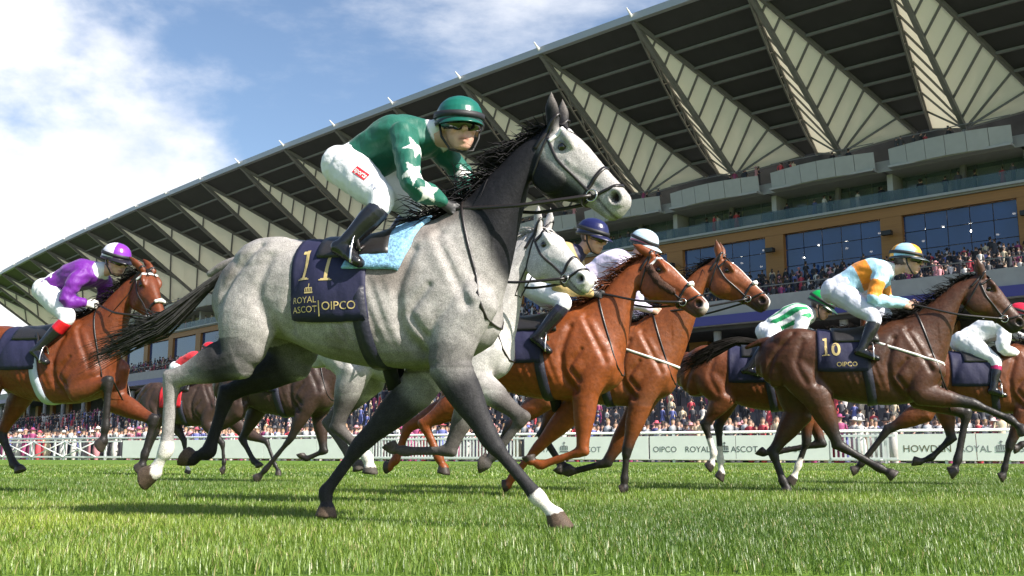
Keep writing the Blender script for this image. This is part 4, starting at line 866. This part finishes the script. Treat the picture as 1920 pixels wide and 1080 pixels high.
    if near:
        for q_ in range(6): dl = Soup(); dl.ball(sp_(k, -3.4 + 1.35 * q_ + .3 * math.sin(q_ * 5 + k), 14.2 + (q_ * 7 % 5) * .45, 16.9 + (q_ * 3 % 4) * .38), (.14, .14, .08), n=8); sadd('downlight', (dl.V, dl.F), LAMP, win, True)
        sadd('loudspeaker', join([(bx(-h - .35, -h + .4, 11.9, 12.4, 17.35, 17.7)), beam(sp_(k, -h, 12.15, 17.7), sp_(k, -h, 12.15, 19.9), .06)]), mat('speaker_black', (.02, .02, .022), .5))
    # upper terrace of steps, violet fascia, lower levels
    for i in range(9): sadd('terrace_step', bx(-h, h, 12.6 - 1.15 * (i + 1), 12.6 - 1.15 * i + .02, 10.6, 14.3 - .40 * i), SEAT)
    sadd('terrace_front', bx(-h, h, 1.75, 2.2, 10.0, 11.9), CONC); sadd('violet_fascia', bx(-h, h, 1.62, 1.74, 10.05, 10.75), PURP); sadd('terrace_rail', join([beam(sp_(k, -h, 1.9, 12.6), sp_(k, h, 1.9, 12.6), .07)] + [beam(sp_(k, a, 1.9, 11.9), sp_(k, a, 1.9, 12.6), .05) for a in np.linspace(-h, h, 6)]), STEEL)
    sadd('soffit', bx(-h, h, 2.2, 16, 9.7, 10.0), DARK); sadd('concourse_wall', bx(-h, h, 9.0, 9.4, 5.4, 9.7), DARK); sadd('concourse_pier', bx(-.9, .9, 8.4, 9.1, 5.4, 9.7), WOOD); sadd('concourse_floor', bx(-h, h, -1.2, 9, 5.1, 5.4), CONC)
    sadd('concourse_rail', join([beam(sp_(k, -h, -1.1, 6.4), sp_(k, h, -1.1, 6.4), .08)] + [beam(sp_(k, a, -1.1, 5.4), sp_(k, a, -1.1, 6.4), .06) for a in np.linspace(-h, h, 6)]), STEEL)
    sadd('round_column', tube(sp_(k, h, 3, 5.4), sp_(k, h, 3, 9.8), .3, 10), CONC)
    for i in range(8): sadd('lower_step', bx(-h, h, -1.2 - 1.1 * (i + 1), -1.2 - 1.1 * i + .02, -.1, 4.9 - .62 * i), SEAT)
# ================================================================== the field
MCOAT = vmat('coat', .47, noise=.2, nscale=26, bump=.0026, bscale=42, spec=.38, b2=.0011, b2scale=240, rvar=.12)
MCOAT_G = vmat('coat_grey', .6, noise=.12, nscale=30, bump=.0024, bscale=46, spec=.16, dapple=.10, b2=.0008, b2scale=260)
def frame(wx, Y, yaw): return Frame((at_y(wx, 560, Y)[0], Y), R(yaw))
def flat(c): return lambda P, I=None: np.tile(np.array(c, float), (len(P), 1))
BLACK = (.016, .013, .012)
BAY = dict(base=(.125, .035, .010), points=BLACK, mane=(.012, .009, .008), muzzle=(.035, .02, .015), belly=(.15, .05, .02))
CHEST = dict(base=(.20, .050, .011), mane=(.10, .03, .012), muzzle=(.09, .04, .03), shade=(.18, .046, .011))
DKBAY = dict(base=(.062, .021, .008), points=BLACK, mane=(.010, .008, .007), muzzle=(.02, .014, .012), shade=(.045, .016, .007), belly=(.06, .024, .012))
BROWN = dict(base=(.04, .022, .016), points=BLACK, mane=(.010, .008, .007), muzzle=(.02, .014, .012))
HORSES = {}
def horse(**S): H = make_horse(S); HORSES[S['key']] = H; return H
# the dapple grey in front
W0 = at_z(835, 418, 1.60)
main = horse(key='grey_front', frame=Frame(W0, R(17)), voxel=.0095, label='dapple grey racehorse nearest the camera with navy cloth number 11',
  legs=dict(nf=[(922, 829), (1006, 930), (1066, 992), 30], ff=[(672, 838), (611, 922), (613, 972), 10], nh=[(322, 712), (312, 842), (273, 915), 45], fh=[(425, 740), (392, 846), (340, 868), 50]),
  head=[(1036, 243), (1192, 366)], nose_y=-.10, ear=np.array([.0, -.05, 1.0]), hs=.60, tail=[(-.12, -.02, -.13), (-.38, -.03, -.33), (-.84, -.05, -.50)], tail_n=200, mane_n=260, mane_l=1.0, wind=(-1, -.2, .15),
  coat=dict(grey=True, base=(.34, .32, .305), shade=(.19, .163, .148), neck=(.012, .012, .015), points=(.030, .029, .031), up0=-.22, mane=(.012, .011, .013), tail=(.045, .043, .042), belly=(.17, .158, .15), face=(.40, .38, .365), jaw_shade=(.012, .012, .015), muzzle=(.30, .28, .28), legcol=dict(nf=(.030, .029, .031), nh=(.27, .255, .245), fh=(.016, .015, .016), ff=(.026, .025, .027)), socks=dict(nf=.06, nh=.12), hoof=(.10, .07, .05), ear=(.25, .22, .2)),  # dark grey neck, with shade painted into it, the jaw and the belly
  tack=dict(white_brow=True, nose_white=False), cloth=dict(x=(-.77, -.35), th=119, girth=-.38, pad=(-.36, -.06, 66, mat('pad_blue_check', (.22, .42, .62), .8, noise=.5, nscale=60, bump=.004, bscale=120)),
     num=[(-.745, 1.275, .17, '1'), (-.61, 1.265, .17, '1')], crown=(-.675, 1.20, .05), text=[(-.755, 1.150, .048, 'ROYAL', 'g'), (-.755, 1.100, .048, 'ASCOT', 'g'), (-.600, 1.097, .09, '|', 'g'), (-.572, 1.108, .062, 'OIPCO', 'g')]))
def silks_main(P, I):
    C = np.tile(np.array((.008, .105, .072)), (len(P), 1)); fr = I['fr']
    o = np.array([(CAM - fr.O) @ fr.f, (CAM - fr.O) @ fr.l, CAMH])
    for px, r, rt in (((781, 277), .075, .2), ((777, 322), .075, .5), ((803, 360), .072, .1), ((868, 325), .055, .3), ((878, 365), .05, .0), ((745, 300), .0, 0)):
        if r == 0: continue
        d = ray(*px); dl = np.array([d @ fr.f, d @ fr.l, d[2]]); h, n = hit(I['bvh'], o, dl, 20)
        if h is None: continue
        n = unit(n); a = unit(np.cross((0, 0, 1.), n)); b = np.cross(n, a); v = P - h; near = np.linalg.norm(v, axis=1) < r * 1.6
        C[star_mask(v @ a, v @ b, r, rt) & near & (v @ n > -.05)] = (.74, .74, .72)
    return C
make_jockey(main, dict(label='jockey in green silks with white stars and a green helmet', voxel=.0075, hyaw=58, hpitch=4, hsc=1.27, twist=.42,
  j=dict(hip=(676, 312), neck=(812, 247), head=(862, 238), el_n=(775, 345), ha_n=(852, 394), el_f=(868, 335), ha_f=(876, 388), kn_n=(722, 380), an_n=(648, 458), to_n=(676, 494), kn_f=(780, 396), an_f=(720, 468), to_f=(745, 492)),
  silks=silks_main, cap=flat((.008, .12, .085)), peak=(.008, .10, .07), glove=(.015, .015, .017), hair=(.12, .04, .025), cuff=(.018, .02, .03), cuff_t=.28,
  patch=[((650, 316), .105, .042, 'red', 'sports', -36), ((688, 345), .07, .028, None, 'SCE', -50)]))

CAN = dict(nf=[(.30, 0, .62), (.55, 0, .45), (.66, 0, .36)], ff=[(.25, 0, .56), (-.04, 0, .47), (-.13, 0, .40)], nh=[(-1.30, 0, .62), (-1.46, 0, .36), (-1.57, 0, .30)], fh=[(-1.05, 0, .55), (-.86, 0, .27), (-.75, 0, .21)])
def legs(**k): return {**CAN, **k}
NAVY = dict(x=(-.77, -.36))
def bands(cols, axis='len', lo=-.05, hi=1.0):                     # silks in stripes along or across the trunk
    def fn(P, I):
        t = (P - I['hip']) @ I['ax'] / I['tl']; v = (P - I['hip']) @ I['lft'] / .19
        C = np.empty((len(P), 3)); k = np.floor(((t - lo) / (hi - lo) if axis == 'len' else (v + 1) / 2) * len(cols)).astype(int) % len(cols)
        C[:] = np.array(cols)[k]; return C
    return fn
def quarters(c1, c2):
    def fn(Q):
        a = np.arctan2(Q[:, 1], Q[:, 0]); k = (np.floor((a + math.pi / 4) / (math.pi / 2)).astype(int)) % 2; return np.where(k[:, None] == 0, np.array(c1), np.array(c2))
    return fn
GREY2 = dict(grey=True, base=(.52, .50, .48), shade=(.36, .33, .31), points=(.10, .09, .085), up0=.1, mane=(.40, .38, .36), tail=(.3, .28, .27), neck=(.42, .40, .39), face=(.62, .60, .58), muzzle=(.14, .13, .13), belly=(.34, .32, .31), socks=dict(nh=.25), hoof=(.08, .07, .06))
h2 = horse(key='grey_second', frame=frame(885, 7.3, 17), voxel=.013, label='pale grey racehorse with a white face half hidden behind the front horse', mane_n=120,
  legs=legs(nf=[(980, 784), (929, 850), (900, 880), 45], ff=[(843, 845), (760, 846), (722, 838), 50], nh=[(632, 800), (688, 856), (697, 890), 20], fh=[(-1.2, 0, .60), (-1.0, 0, .33), (-.9, 0, .25)]),
  head=[(1012, 434), (1116, 516)], nose_y=-.22, coat=GREY2, tack=dict(white_brow=False), cloth=NAVY)
make_jockey(h2, dict(label='jockey in a blue and white cap crouched low behind the green jockey', voxel=.012, hyaw=5, hpitch=15, j=dict(head=(-.22, 0, 1.995), neck=(-.33, 0, 1.90), hip=(-.74, 0, 1.78)), shift=(-.1, 0, -.06),
  silks=flat((.70, .70, .74)), cap=quarters((.02, .06, .42), (.7, .7, .74)), peak=(.02, .05, .35)))
h3 = horse(key='chestnut', frame=frame(1100, 8.6, 17), voxel=.012, label='bright chestnut racehorse with brown sheepskin cheekpieces and a white nose', mane_n=200, mane_l=1.1,
  legs=legs(nf=[(1092, 846), (1014, 872), (984, 858), 50], ff=[(1006, 842), (962, 893), (945, 917), 40], nh=[(795, 795), (822, 856), (838, 890)], fh=[(765, 800), (742, 862), (722, 882)]),
  head=[(1217, 482), (1335, 566)], nose_y=-.12, ear=np.array([-.75, 0, .5]), coat=dict(CHEST, blaze=1, snip=1), tack=dict(sheepskin=True, nose_white=True, white_brow=True), cloth=dict(x=(-.77, -.34), num=[], text=[]))
make_jockey(h3, dict(label='jockey in gold silks and a navy cap on the chestnut horse', voxel=.009, hyaw=22, hpitch=16, j=dict(hip=(985, 520), neck=(1084, 474), head=(1113, 444), el_n=(1046, 537), ha_n=(1126, 553), kn_n=(1062, 568), an_n=(1010, 630), to_n=(1032, 660)),
  silks=flat((.46, .34, .15)), collar=(.02, .02, .06), cap=flat((.012, .014, .075)), peak=(.012, .012, .05), glove=(.015, .015, .017)))
h4 = horse(key='bay_tall', frame=frame(1204, 9.7, 17), voxel=.012, label='bay racehorse with pricked ears, white blaze and a white breast strap', legs=legs(nf=[(1175, 846), (1171, 896), (1170, 926), 60], ff=[(1137, 868), (1066, 886), (1042, 880), 50]),
  head=[(1346, 486), (1450, 560)], nose_y=-.10, ear=np.array([-.12, 0, 1.0]), coat=dict(BAY, base=(.17, .047, .012), blaze=1, up0=.5), tack=dict(breast='white', nose_white=True, white_brow=False), cloth=NAVY)
make_jockey(h4, dict(label='jockey in pale lilac silks and a light blue cap', voxel=.009, hyaw=20, hpitch=22, j=dict(hip=(1103, 528), neck=(1186, 486), head=(1209, 461), el_n=(1160, 560), ha_n=(1235, 585)),
  silks=flat((.62, .56, .74)), cap=lambda Q: np.where((np.abs(Q[:, 2] - .012) < .006)[:, None], np.array((.6, .1, .2)), np.array((.52, .66, .74))), peak=(.5, .62, .70)))
h5 = horse(key='bay_right', frame=frame(1690, 9.5, 17), voxel=.0115, label='dark bay racehorse on the right carrying the jockey in blue and orange', mane_n=170,
  legs=legs(nh=[(1572, 834), (1648, 877), (1681, 893), 15], fh=[(1449, 848), (1468, 902), (1480, 924), 50], nf=[(1825, 757), (1893, 786), (1930, 815), 30], ff=[(1812, 776), (1796, 860), (1785, 895), 50]),
  head=[(1834, 518), (1928, 604)], ear=np.array([-.25, 0, 1.0]), coat=DKBAY, tack=dict(breast='white', white_brow=False), cloth=dict(x=(-.78, -.36), num=[(-.76, 1.27, .17, '1'), (-.66, 1.27, .17, '0')], text=[(-.62, 1.165, .06, 'OIPCO', 'g')]))
def silks5(P, I):
    t = (P - I['hip']) @ I['ax'] / I['tl']; C = np.tile(np.array((.36, .60, .74)), (len(P), 1)); C[(t > .40) & (t < .66)] = (.78, .26, .02)
    for s in (-1, 1):
        e = I['J']['el_n' if s < 0 else 'el_f']; d, tt = seg_dist(P, I['sh'][s], e); d2, t2 = seg_dist(P, e, I['J']['ha_n' if s < 0 else 'ha_f']); m = (d < .085) & (np.abs((P - I['hip']) @ I['lft']) > .13); C[m & (tt > .05)] = (.36, .60, .74); C[m & (tt > .42) & (tt < .95)] = (.78, .26, .02); C[(d2 < .07) & (t2 > .08) & (d2 < d)] = (.36, .60, .74)
    return C
make_jockey(h5, dict(label='jockey in light blue silks with an orange band and quartered cap', voxel=.008, hyaw=12, hpitch=6, j=dict(hip=(1574, 545), neck=(1667, 505), head=(1702, 487), el_n=(1637, 561), ha_n=(1706, 573), el_f=(1662, 562), ha_f=(1716, 572), kn_n=(1643, 598), an_n=(1616, 654), to_n=(1647, 673), kn_f=(1668, 596)),
  silks=silks5, cap=quarters((.80, .36, .02), (.36, .60, .76)), peak=(.05, .07, .08), breeches=(.60, .62, .72), cuff=(.02, .02, .02)))
def silks6(P, I):
    v = (P - I['hip']); an = np.arctan2(v @ I['lft'], v @ I['dor'] + .03); C = np.tile(np.array((.74, .76, .74)), (len(P), 1)); C[(np.floor((an + 10 * math.pi) / .27).astype(int) % 2 == 0)] = (.01, .27, .09)
    for s in (-1, 1):
        e = I['J']['el_n' if s < 0 else 'el_f']; d, t = seg_dist(P, I['sh'][s], e); d2, _ = seg_dist(P, e, I['J']['ha_n' if s < 0 else 'ha_f']); C[((d < .085) & (t > .12)) | (d2 < .07)] = (.74, .76, .74)
    return C
h6 = horse(key='bay_hidden', frame=frame(1500, 11.0, 17), voxel=.014, label='bay racehorse with white socks mostly hidden behind the dark bay horse', legs=legs(nh=[(1322, 796), (1338, 848), (1331, 884), 40], fh=[(1347, 800), (1351, 862), (1354, 903), 40], nf=[(1512, 828), (1497, 872), (1482, 912), 20], ff=[(1540, 832), (1452, 848), (1418, 850), 50]),
  head=[(.62, 0, 1.68), (1.1, 0, 1.38)], coat=dict(BAY, socks=dict(nh=.5, fh=.4, nf=.3)), tail=[(-.18, 0, -.02), (-.4, 0, -.14), (-.7, 0, -.25)], cloth=NAVY)
make_jockey(h6, dict(label='jockey in green and white striped silks and a green cap', voxel=.010, hyaw=15, hpitch=30, j=dict(hip=(1447, 622), neck=(1520, 588), head=(1541, 573), el_n=(1495, 640), ha_n=(1555, 655)),
  silks=silks6, cap=flat((.005, .33, .06)), peak=(.01, .05, .03)))
h7 = horse(key='bay_edge', frame=frame(1905, 11.6, 17), voxel=.014, label='bay racehorse at the right edge, mostly out of the picture', legs=legs(nh=[(1664, 806), (1616, 868), (1597, 888), 30], fh=[(1784, 822), (1746, 858), (1709, 871), 40], nf=[(1893, 835), (1884, 876), (1878, 901), 50]),
  head=[(.62, 0, 1.74), (1.1, 0, 1.45)], coat=BAY, cloth=NAVY)
make_jockey(h7, dict(label='jockey in white silks and a red cap at the right edge', voxel=.010, hyaw=10, hpitch=15, j=dict(hip=(1812, 640), neck=(1893, 612), head=(1917, 594), kn_n=(1869, 680), an_n=(1862, 728), to_n=(1886, 742), el_n=(1880, 655), ha_n=(1925, 668)), silks=flat((.76, .76, .78)), cap=flat((.62, .02, .05)), peak=(.4, .02, .04), cuff=(.35, .01, .08)))
h8 = horse(key='bay_left', frame=frame(171, 9.3, 17), voxel=.0115, label='red bay racehorse at the left with a white noseband, ridden in purple', legs=legs(nf=[(203, 716), (198, 800), (190, 845), 45], ff=[(288, 788), (272, 850), (262, 888), 40]),
  head=[(272, 508), (313, 600)], nose_y=-.16, ear=np.array([-.6, -.1, .6]), coat=dict(BAY, base=(.125, .029, .007), up0=.75), tack=dict(nose_white=True, white_brow=True), cloth=dict(x=(-.77, -.36), gcol=(.45, .5, .6), gname='striped'))
make_jockey(h8, dict(label='jockey in purple silks and a purple and white quartered cap', voxel=.008, hyaw=20, hpitch=14, j=dict(hip=(103, 545), neck=(190, 508), head=(219, 488), el_n=(122, 563), ha_n=(176, 571), kn_n=(129, 597), an_n=(72, 655), to_n=(88, 680)),
  silks=flat((.13, .012, .24)), cap=quarters((.20, .03, .36), (.72, .70, .78)), peak=(.015, .012, .02), cuff=(.55, .01, .02), cuff_t=.38, glove=(.6, .58, .55)))
h9 = horse(key='brown_middle', frame=frame(590, 12.7, 17), voxel=.017, label='dark brown racehorse seen beneath the belly of the grey', mane_n=60, tail_n=80, legs=legs(nf=[(545, 822), (498, 880), (478, 902), 20], ff=[(607, 846), (575, 860), (560, 852), 50]), head=[(.62, 0, 1.70), (1.1, 0, 1.40)], coat=BROWN, cloth=NAVY)
make_jockey(h9, dict(label='jockey crouched on the dark brown horse behind the grey', voxel=.013, j={}, silks=flat((.10, .02, .16)), cap=flat((.1, .02, .16)), shift=(0, 0, -.06)))
h10 = horse(key='brown_far', frame=frame(400, 17.0, 17), voxel=.018, label='farthest brown racehorse seen between the hind legs of the grey', mane_n=60, tail_n=80, legs=legs(nh=[(293, 810), (272, 862), (262, 893)], fh=[(345, 826), (350, 868), (354, 889)], nf=[(417, 832), (420, 866), (418, 888), 50], ff=[(500, 828), (515, 870), (527, 893), 50]), head=[(.62, 0, 1.70), (1.1, 0, 1.40)], coat=dict(BROWN, socks=dict(fh=.2)), cloth=dict(x=(-.77, -.36), name='red', col=(.5, .01, .02)))
make_jockey(h10, dict(label='jockey on the farthest brown horse in pale breeches', voxel=.014, j={}, silks=flat((.5, .02, .03)), cap=flat((.5, .02, .03)), shift=(0, 0, -.06)))
# ================================================================== spectators
def figure(rg, hat, dress, sides=8):
    """one standing spectator as a single closed figure: V, F, and a colour class per vertex (0 clothes, 1 skin, 2 hair or hat, 3 shirt)"""
    sp = [(.0, .15, .12), (.45, .17, .13), (.88, .175, .135), (1.06, .14, .105), (1.30, .205, .125), (1.41, .17, .10), (1.455, .06, .06), (1.50, .058, .06), (1.535, .075, .088), (1.60, .083, .10), (1.665, .078, .095), (1.715, .045, .055), (1.725, .01, .01)]
    if dress: sp[0] = (.0, .10, .10); sp[1] = (.45, .24, .2); sp[2] = (.88, .19, .15); sp[3] = (1.06, .12, .10); sp[4] = (1.30, .175, .11)
    if hat == 1: sp = sp[:10] + [(1.64, .20, .21), (1.655, .20, .21), (1.66, .09, .10), (1.74, .085, .095), (1.76, .04, .04)]
    if hat == 2: sp = sp[:10] + [(1.645, .135, .15), (1.655, .135, .15), (1.66, .088, .10), (1.80, .092, .104), (1.81, .03, .03)]
    V = []; Fc = []; K = []
    for z, a, b in sp:
        cl = 0 if z < 1.42 else (1 if z < 1.62 else 2)
        for i in range(sides): t = 2 * math.pi * i / sides + .3; V.append((a * math.cos(t), b * math.sin(t), z)); K.append(3 if (cl == 0 and 1.2 < z and math.sin(t) < -.75) else (2 if (cl == 1 and z > 1.52 and math.sin(t) > .35) else cl))
    for r_ in range(len(sp) - 1):
        for i in range(sides): a = r_ * sides + i; b = r_ * sides + (i + 1) % sides; Fc.append((a, b, b + sides, a + sides))
    e = (len(sp) - 1) * sides; Fc.append(tuple(e + i for i in range(sides)))
    for s in (-1, 1):                                              # arms
        b0 = len(V); f_ = rg.random() < .4
        for z, x, y in ((1.38, .19, 0), (1.12, .25, -.03), (1.02 if not f_ else 1.2, .2, -.16 if not f_ else -.24)):
            for i in range(4): t = math.pi / 2 * i; V.append((s * (x + .045 * math.cos(t)), y + .045 * math.sin(t), z)); K.append(0 if z > 1.05 and not (f_ and z == 1.2) else 1)
        for r_ in range(2):
            for i in range(4): a = b0 + r_ * 4 + i; b = b0 + r_ * 4 + (i + 1) % 4; Fc.append((a, b, b + 4, a + 4))
    return np.array(V), Fc, np.array(K)
CL = [(.02, .022, .03), (.03, .03, .05), (.015, .015, .018), (.05, .05, .06), (.55, .53, .5), (.5, .06, .08), (.55, .25, .28), (.12, .14, .35), (.6, .5, .35), (.3, .05, .15), (.65, .62, .6), (.09, .09, .1)]
CN = ['midnight suit', 'navy suit', 'black suit', 'charcoal suit', 'cream dress', 'red dress', 'pink dress', 'blue dress', 'straw dress', 'plum dress', 'white dress', 'grey suit']
PMAT = vmat('spectator', .7, noise=.1, nscale=6, bump=.004, bscale=15)
VAR = []
prg = random.Random(3)
for i in range(24):
    i_ = i; i = i % 12
    dr = 4 <= i <= 10; hat = prg.choice((1, 1, 0)) if dr else prg.choice((0, 2, 2, 0)); V, Fc, K_ = figure(prg, hat, dr)
    hc_ = prg.choice([(.05, .03, .02), (.2, .12, .05), (.02, .015, .01)]) if hat == 0 else (prg.choice([(.6, .55, .45), (.5, .08, .12), (.65, .62, .6), CL[i]]) if hat == 1 else (.015, .015, .017))
    pal = np.array([CL[i], (.48, .29, .21), hc_, (.6, .6, .62) if not dr else CL[i]]); me = mesh_from('spectator', V, Fc); set_col(me, pal[K_]); me.materials.append(PMAT); VAR.append((me, V, Fc, pal[K_], hat))
HATN = {0: 'with bare head', 1: 'with wide hat', 2: 'with top hat'}
SEGS = [(-400, 230, 'the cross braced fence'), (230, 700, 'the plain boards'), (700, 985, 'the picket fence'), (985, 1220, 'the ROYAL ASCOT board'), (1220, 1556, 'the OIPCO board'), (1556, 1684, 'the short picket gap'), (1684, 2400, 'the HOWDEN board')]
USED = set()
def spectator(p, rz, s, v, px, row):
    for q_ in range(30):
        lb = '%s %sspectator %s in a %s behind %s' % (('front row', 'second row')[row], 'short ' if s < .98 else 'tall ' if s > 1.035 else '', HATN[VAR[v][4]], CN[v % 12], [g_[2] for g_ in SEGS if g_[0] <= px < g_[1]][0])
        if lb not in USED: break
        v = prg.randrange(24); s = prg.uniform(.93, 1.08)
    USED.add(lb)
    o = bpy.data.objects.new('person', VAR[v][0]); COL.objects.link(o); o.location = p; o.rotation_euler = (0, 0, rz); o.scale = (s, s, s)
    tag(o, lb, 'person', 'spectators lining the rail'); return o
def topx(t): q = RB + RD * t; return 960 + FPX * q[0] / q[1]
rz0 = math.atan2(RN[1], RN[0]) + math.pi / 2
tl_, tr_ = tofrom_px(-30), tofrom_px(1990); t = tl_
while t < tr_:                                                     # front two rows at the rail, one by one
    for row in (0, 1):
        if prg.random() < .93: spectator(tuple(rp(t + row * .3 + prg.uniform(-.12, .12), 0, -.75 - row * .75 - prg.uniform(0, .3))), rz0 + prg.uniform(-.6, .6), prg.uniform(.93, 1.08), prg.randrange(24), topx(t), row)
    t += .62
# the mass further back and up in the stand: nobody could count them
CV, CF, CC = [], [], []; base = [0]
SM = []
for i in range(12):
    V, Fc, K_ = figure(prg, VAR[i][4], 4 <= i <= 10, 6); SM.append((V, np.array([f for f in Fc if len(f) == 4]), VAR[i][3][0:1], K_, i))
pals = [np.array([CL[i], (.48, .29, .21), (.03, .02, .015) if VAR[i][4] != 1 else CL[(i * 5) % 12], (.6, .6, .62)]) for i in range(12)]
def put(p, rz, s, sz=1.0):
    v = prg.randrange(12) if prg.random() < .55 else prg.randrange(4); V, Fq, _, K_, i = SM[v]; c, s_ = math.cos(rz), math.sin(rz); W = V * [s, s, s * sz]; W = np.stack([W[:, 0] * c - W[:, 1] * s_ + p[0], W[:, 0] * s_ + W[:, 1] * c + p[1], W[:, 2] + p[2]], 1)
    CV.append(W); CF.append(Fq + base[0]); CC.append(pals[i][K_]); base[0] += len(V)
for row in range(2, 9):
    t = tl_ - row * 2
    while t < tr_ + row:
        if prg.random() < .8: put(rp(t + prg.uniform(-.2, .2), 0, -.9 - row * .95 + prg.uniform(-.3, .3)), rz0 + prg.uniform(-.7, .7), prg.uniform(.93, 1.08))
        t += .7 if row < 5 else .95
for k in range(-15, 5):
    an = FR[k][1]; rz = an - math.pi / 2 + math.pi / 2; st_ = 1 if k > -7 else 2
    fz = math.atan2(-math.cos(an), math.sin(an)) - math.pi / 2 + math.pi
    for i in range(9):
        a = -5.0
        while a < 5.0:
            if prg.random() < .8: put(sp_(k, a, 12.6 - 1.15 * (i + .5), 14.3 - .40 * i - (.0 if prg.random() < .3 else .42)), fz + prg.uniform(-.5, .5), prg.uniform(.9, 1.05))
            a += .62 if k > -5 else 1.0
    for i in range(8):
        a = -5.0
        while a < 5.0:
            if prg.random() < .75: put(sp_(k, a, -1.2 - 1.1 * (i + .5), 4.9 - .62 * i), fz + prg.uniform(-.5, .5), prg.uniform(.9, 1.05))
            a += .8 if k > -6 else 1.1
    for q in range(7 if k > -7 else 3): put(sp_(k, prg.uniform(-4.5, 4.5), prg.uniform(13.0, 14.2), 20.03), fz + prg.uniform(-.8, .8), 1.0); put(sp_(k, prg.uniform(-4.2, 4.4), prg.uniform(11.6, 12.6), 23.3), fz + prg.uniform(-.8, .8), 1.0)
    for q in range(6): put(sp_(k, prg.uniform(-5, 5), prg.uniform(-.8, 3), 5.4), fz + prg.uniform(-.8, .8), 1.0)
CV = np.concatenate(CV); CF = np.concatenate(CF); CC = np.concatenate(CC)
me = bpy.data.meshes.new('crowd'); me.vertices.add(len(CV)); me.vertices.foreach_set('co', CV.astype(np.float32).ravel()); me.loops.add(CF.size); me.loops.foreach_set('vertex_index', CF.astype(np.int32).ravel()); me.polygons.add(len(CF)); me.polygons.foreach_set('loop_start', np.arange(0, CF.size, 4, dtype=np.int32)); me.polygons.foreach_set('loop_total', np.full(len(CF), 4, np.int32)); me.update(calc_edges=True); me.validate()
set_col(me, CC); co_ = link('crowd', me, PMAT, None, 'stuff'); tag(co_, 'dense race day crowd packed on the lawn and stand terraces', 'crowd')
# ================================================================== grass blades
def blades(n_per, y0, y1, hgt, wid, full):
    N_ = int(n_per * (.53 * (y1 * y1 - y0 * y0) + 1.4 * (y1 - y0))); Y = np.sqrt(RNG.uniform(y0 * y0, y1 * y1, N_)); X = RNG.uniform(-1, 1, N_) * (Y * .53 + .7)
    P = np.stack([X, Y, np.zeros(N_)], 1); nz_ = vnoise(P, 3.1, 21) * .5 + vnoise(P, 9, 22) * .5; H_ = hgt * (1 + .35 * nz_) * RNG.uniform(.45, 1.25, N_); a = RNG.uniform(0, 6.283, N_); ln = RNG.uniform(.15, .9, N_) * H_
    d = np.stack([np.cos(a), np.sin(a), np.zeros(N_)], 1); lean = np.stack([np.cos(a + 1.3), np.sin(a + 1.3), np.zeros(N_)], 1) * ln[:, None]; W = (wid * RNG.uniform(.6, 1.4, N_))[:, None]; up = np.zeros((N_, 3)); up[:, 2] = H_
    col = np.array([.085, .165, .016]) + (np.array([.24, .34, .05]) - np.array([.085, .165, .016])) * np.clip(RNG.uniform(0, 1, N_) * .8 + nz_ * .25, 0, 1)[:, None]; big = vnoise(P, .9, 31) * .6 + vnoise(P, 2.2, 32) * .4; col = col * (1 + .28 * big)[:, None] * (1 + np.stack([.10 * big, 0 * big, -.1 * big], 1)); dry = RNG.random(N_) < .05 + .10 * np.clip(big, 0, 1); col[dry] = (.40, .36, .15)
    if full: V = np.stack([P - d * W, P + d * W, P + up * .55 + lean * .35 + d * W * .75, P + up * .55 + lean * .35 - d * W * .75, P + up * .93 + lean], 1); b = np.arange(N_)[:, None] * 5; T = np.concatenate([b + [0, 1, 2], b + [0, 2, 3], b + [3, 2, 4]], 0)
    else: V = np.stack([P - d * W, P + d * W, P + up * .95 + lean], 1); T = np.arange(N_)[:, None] * 3 + [0, 1, 2]
    return V.reshape(-1, 3), T, np.repeat(col, V.shape[1], 0)
sets = [blades(6200, 3.2, 7.5, .040, .0018, True), blades(1700, 7.5, 15, .040, .0038, False), blades(300, 15, 34, .04, .009, False)]
GV = np.concatenate([s[0] for s in sets]); off = np.cumsum([0] + [len(s[0]) for s in sets]); GF = np.concatenate([s[1] + off[i] for i, s in enumerate(sets)]); GC = np.concatenate([s[2] for s in sets])
me = bpy.data.meshes.new('grass'); me.vertices.add(len(GV)); me.vertices.foreach_set('co', GV.astype(np.float32).ravel()); me.loops.add(GF.size); me.loops.foreach_set('vertex_index', GF.astype(np.int32).ravel()); me.polygons.add(len(GF)); me.polygons.foreach_set('loop_start', np.arange(0, GF.size, 3, dtype=np.int32)); me.polygons.foreach_set('loop_total', np.full(len(GF), 3, np.int32)); me.update(calc_edges=True)
set_col(me, GC)
gm2, gt2, gb2 = pbsdf('grass_blade'); gt2.nodes.remove(gb2); oo = gt2.nodes['Material Output']; at_ = nd(gt2, 'ShaderNodeAttribute', attribute_name='col'); e1 = nd(gt2, 'ShaderNodeBsdfDiffuse'); e2 = nd(gt2, 'ShaderNodeBsdfTranslucent'); e3 = nd(gt2, 'ShaderNodeBsdfGlossy'); e3.inputs['Roughness'].default_value = .45; m1 = nd(gt2, 'ShaderNodeMixShader'); m1.inputs[0].default_value = .38; m2 = nd(gt2, 'ShaderNodeMixShader'); m2.inputs[0].default_value = .05
for e in (e1, e2): gt2.links.new(at_.outputs['Color'], e.inputs[0])
gt2.links.new(e1.outputs[0], m1.inputs[1]); gt2.links.new(e2.outputs[0], m1.inputs[2]); gt2.links.new(m1.outputs[0], m2.inputs[1]); gt2.links.new(e3.outputs[0], m2.inputs[2]); gt2.links.new(m2.outputs[0], oo.inputs[0])
tag(link('grass', me, gm2, None, 'stuff'), 'mown green turf of the racetrack under the horses', 'grass')
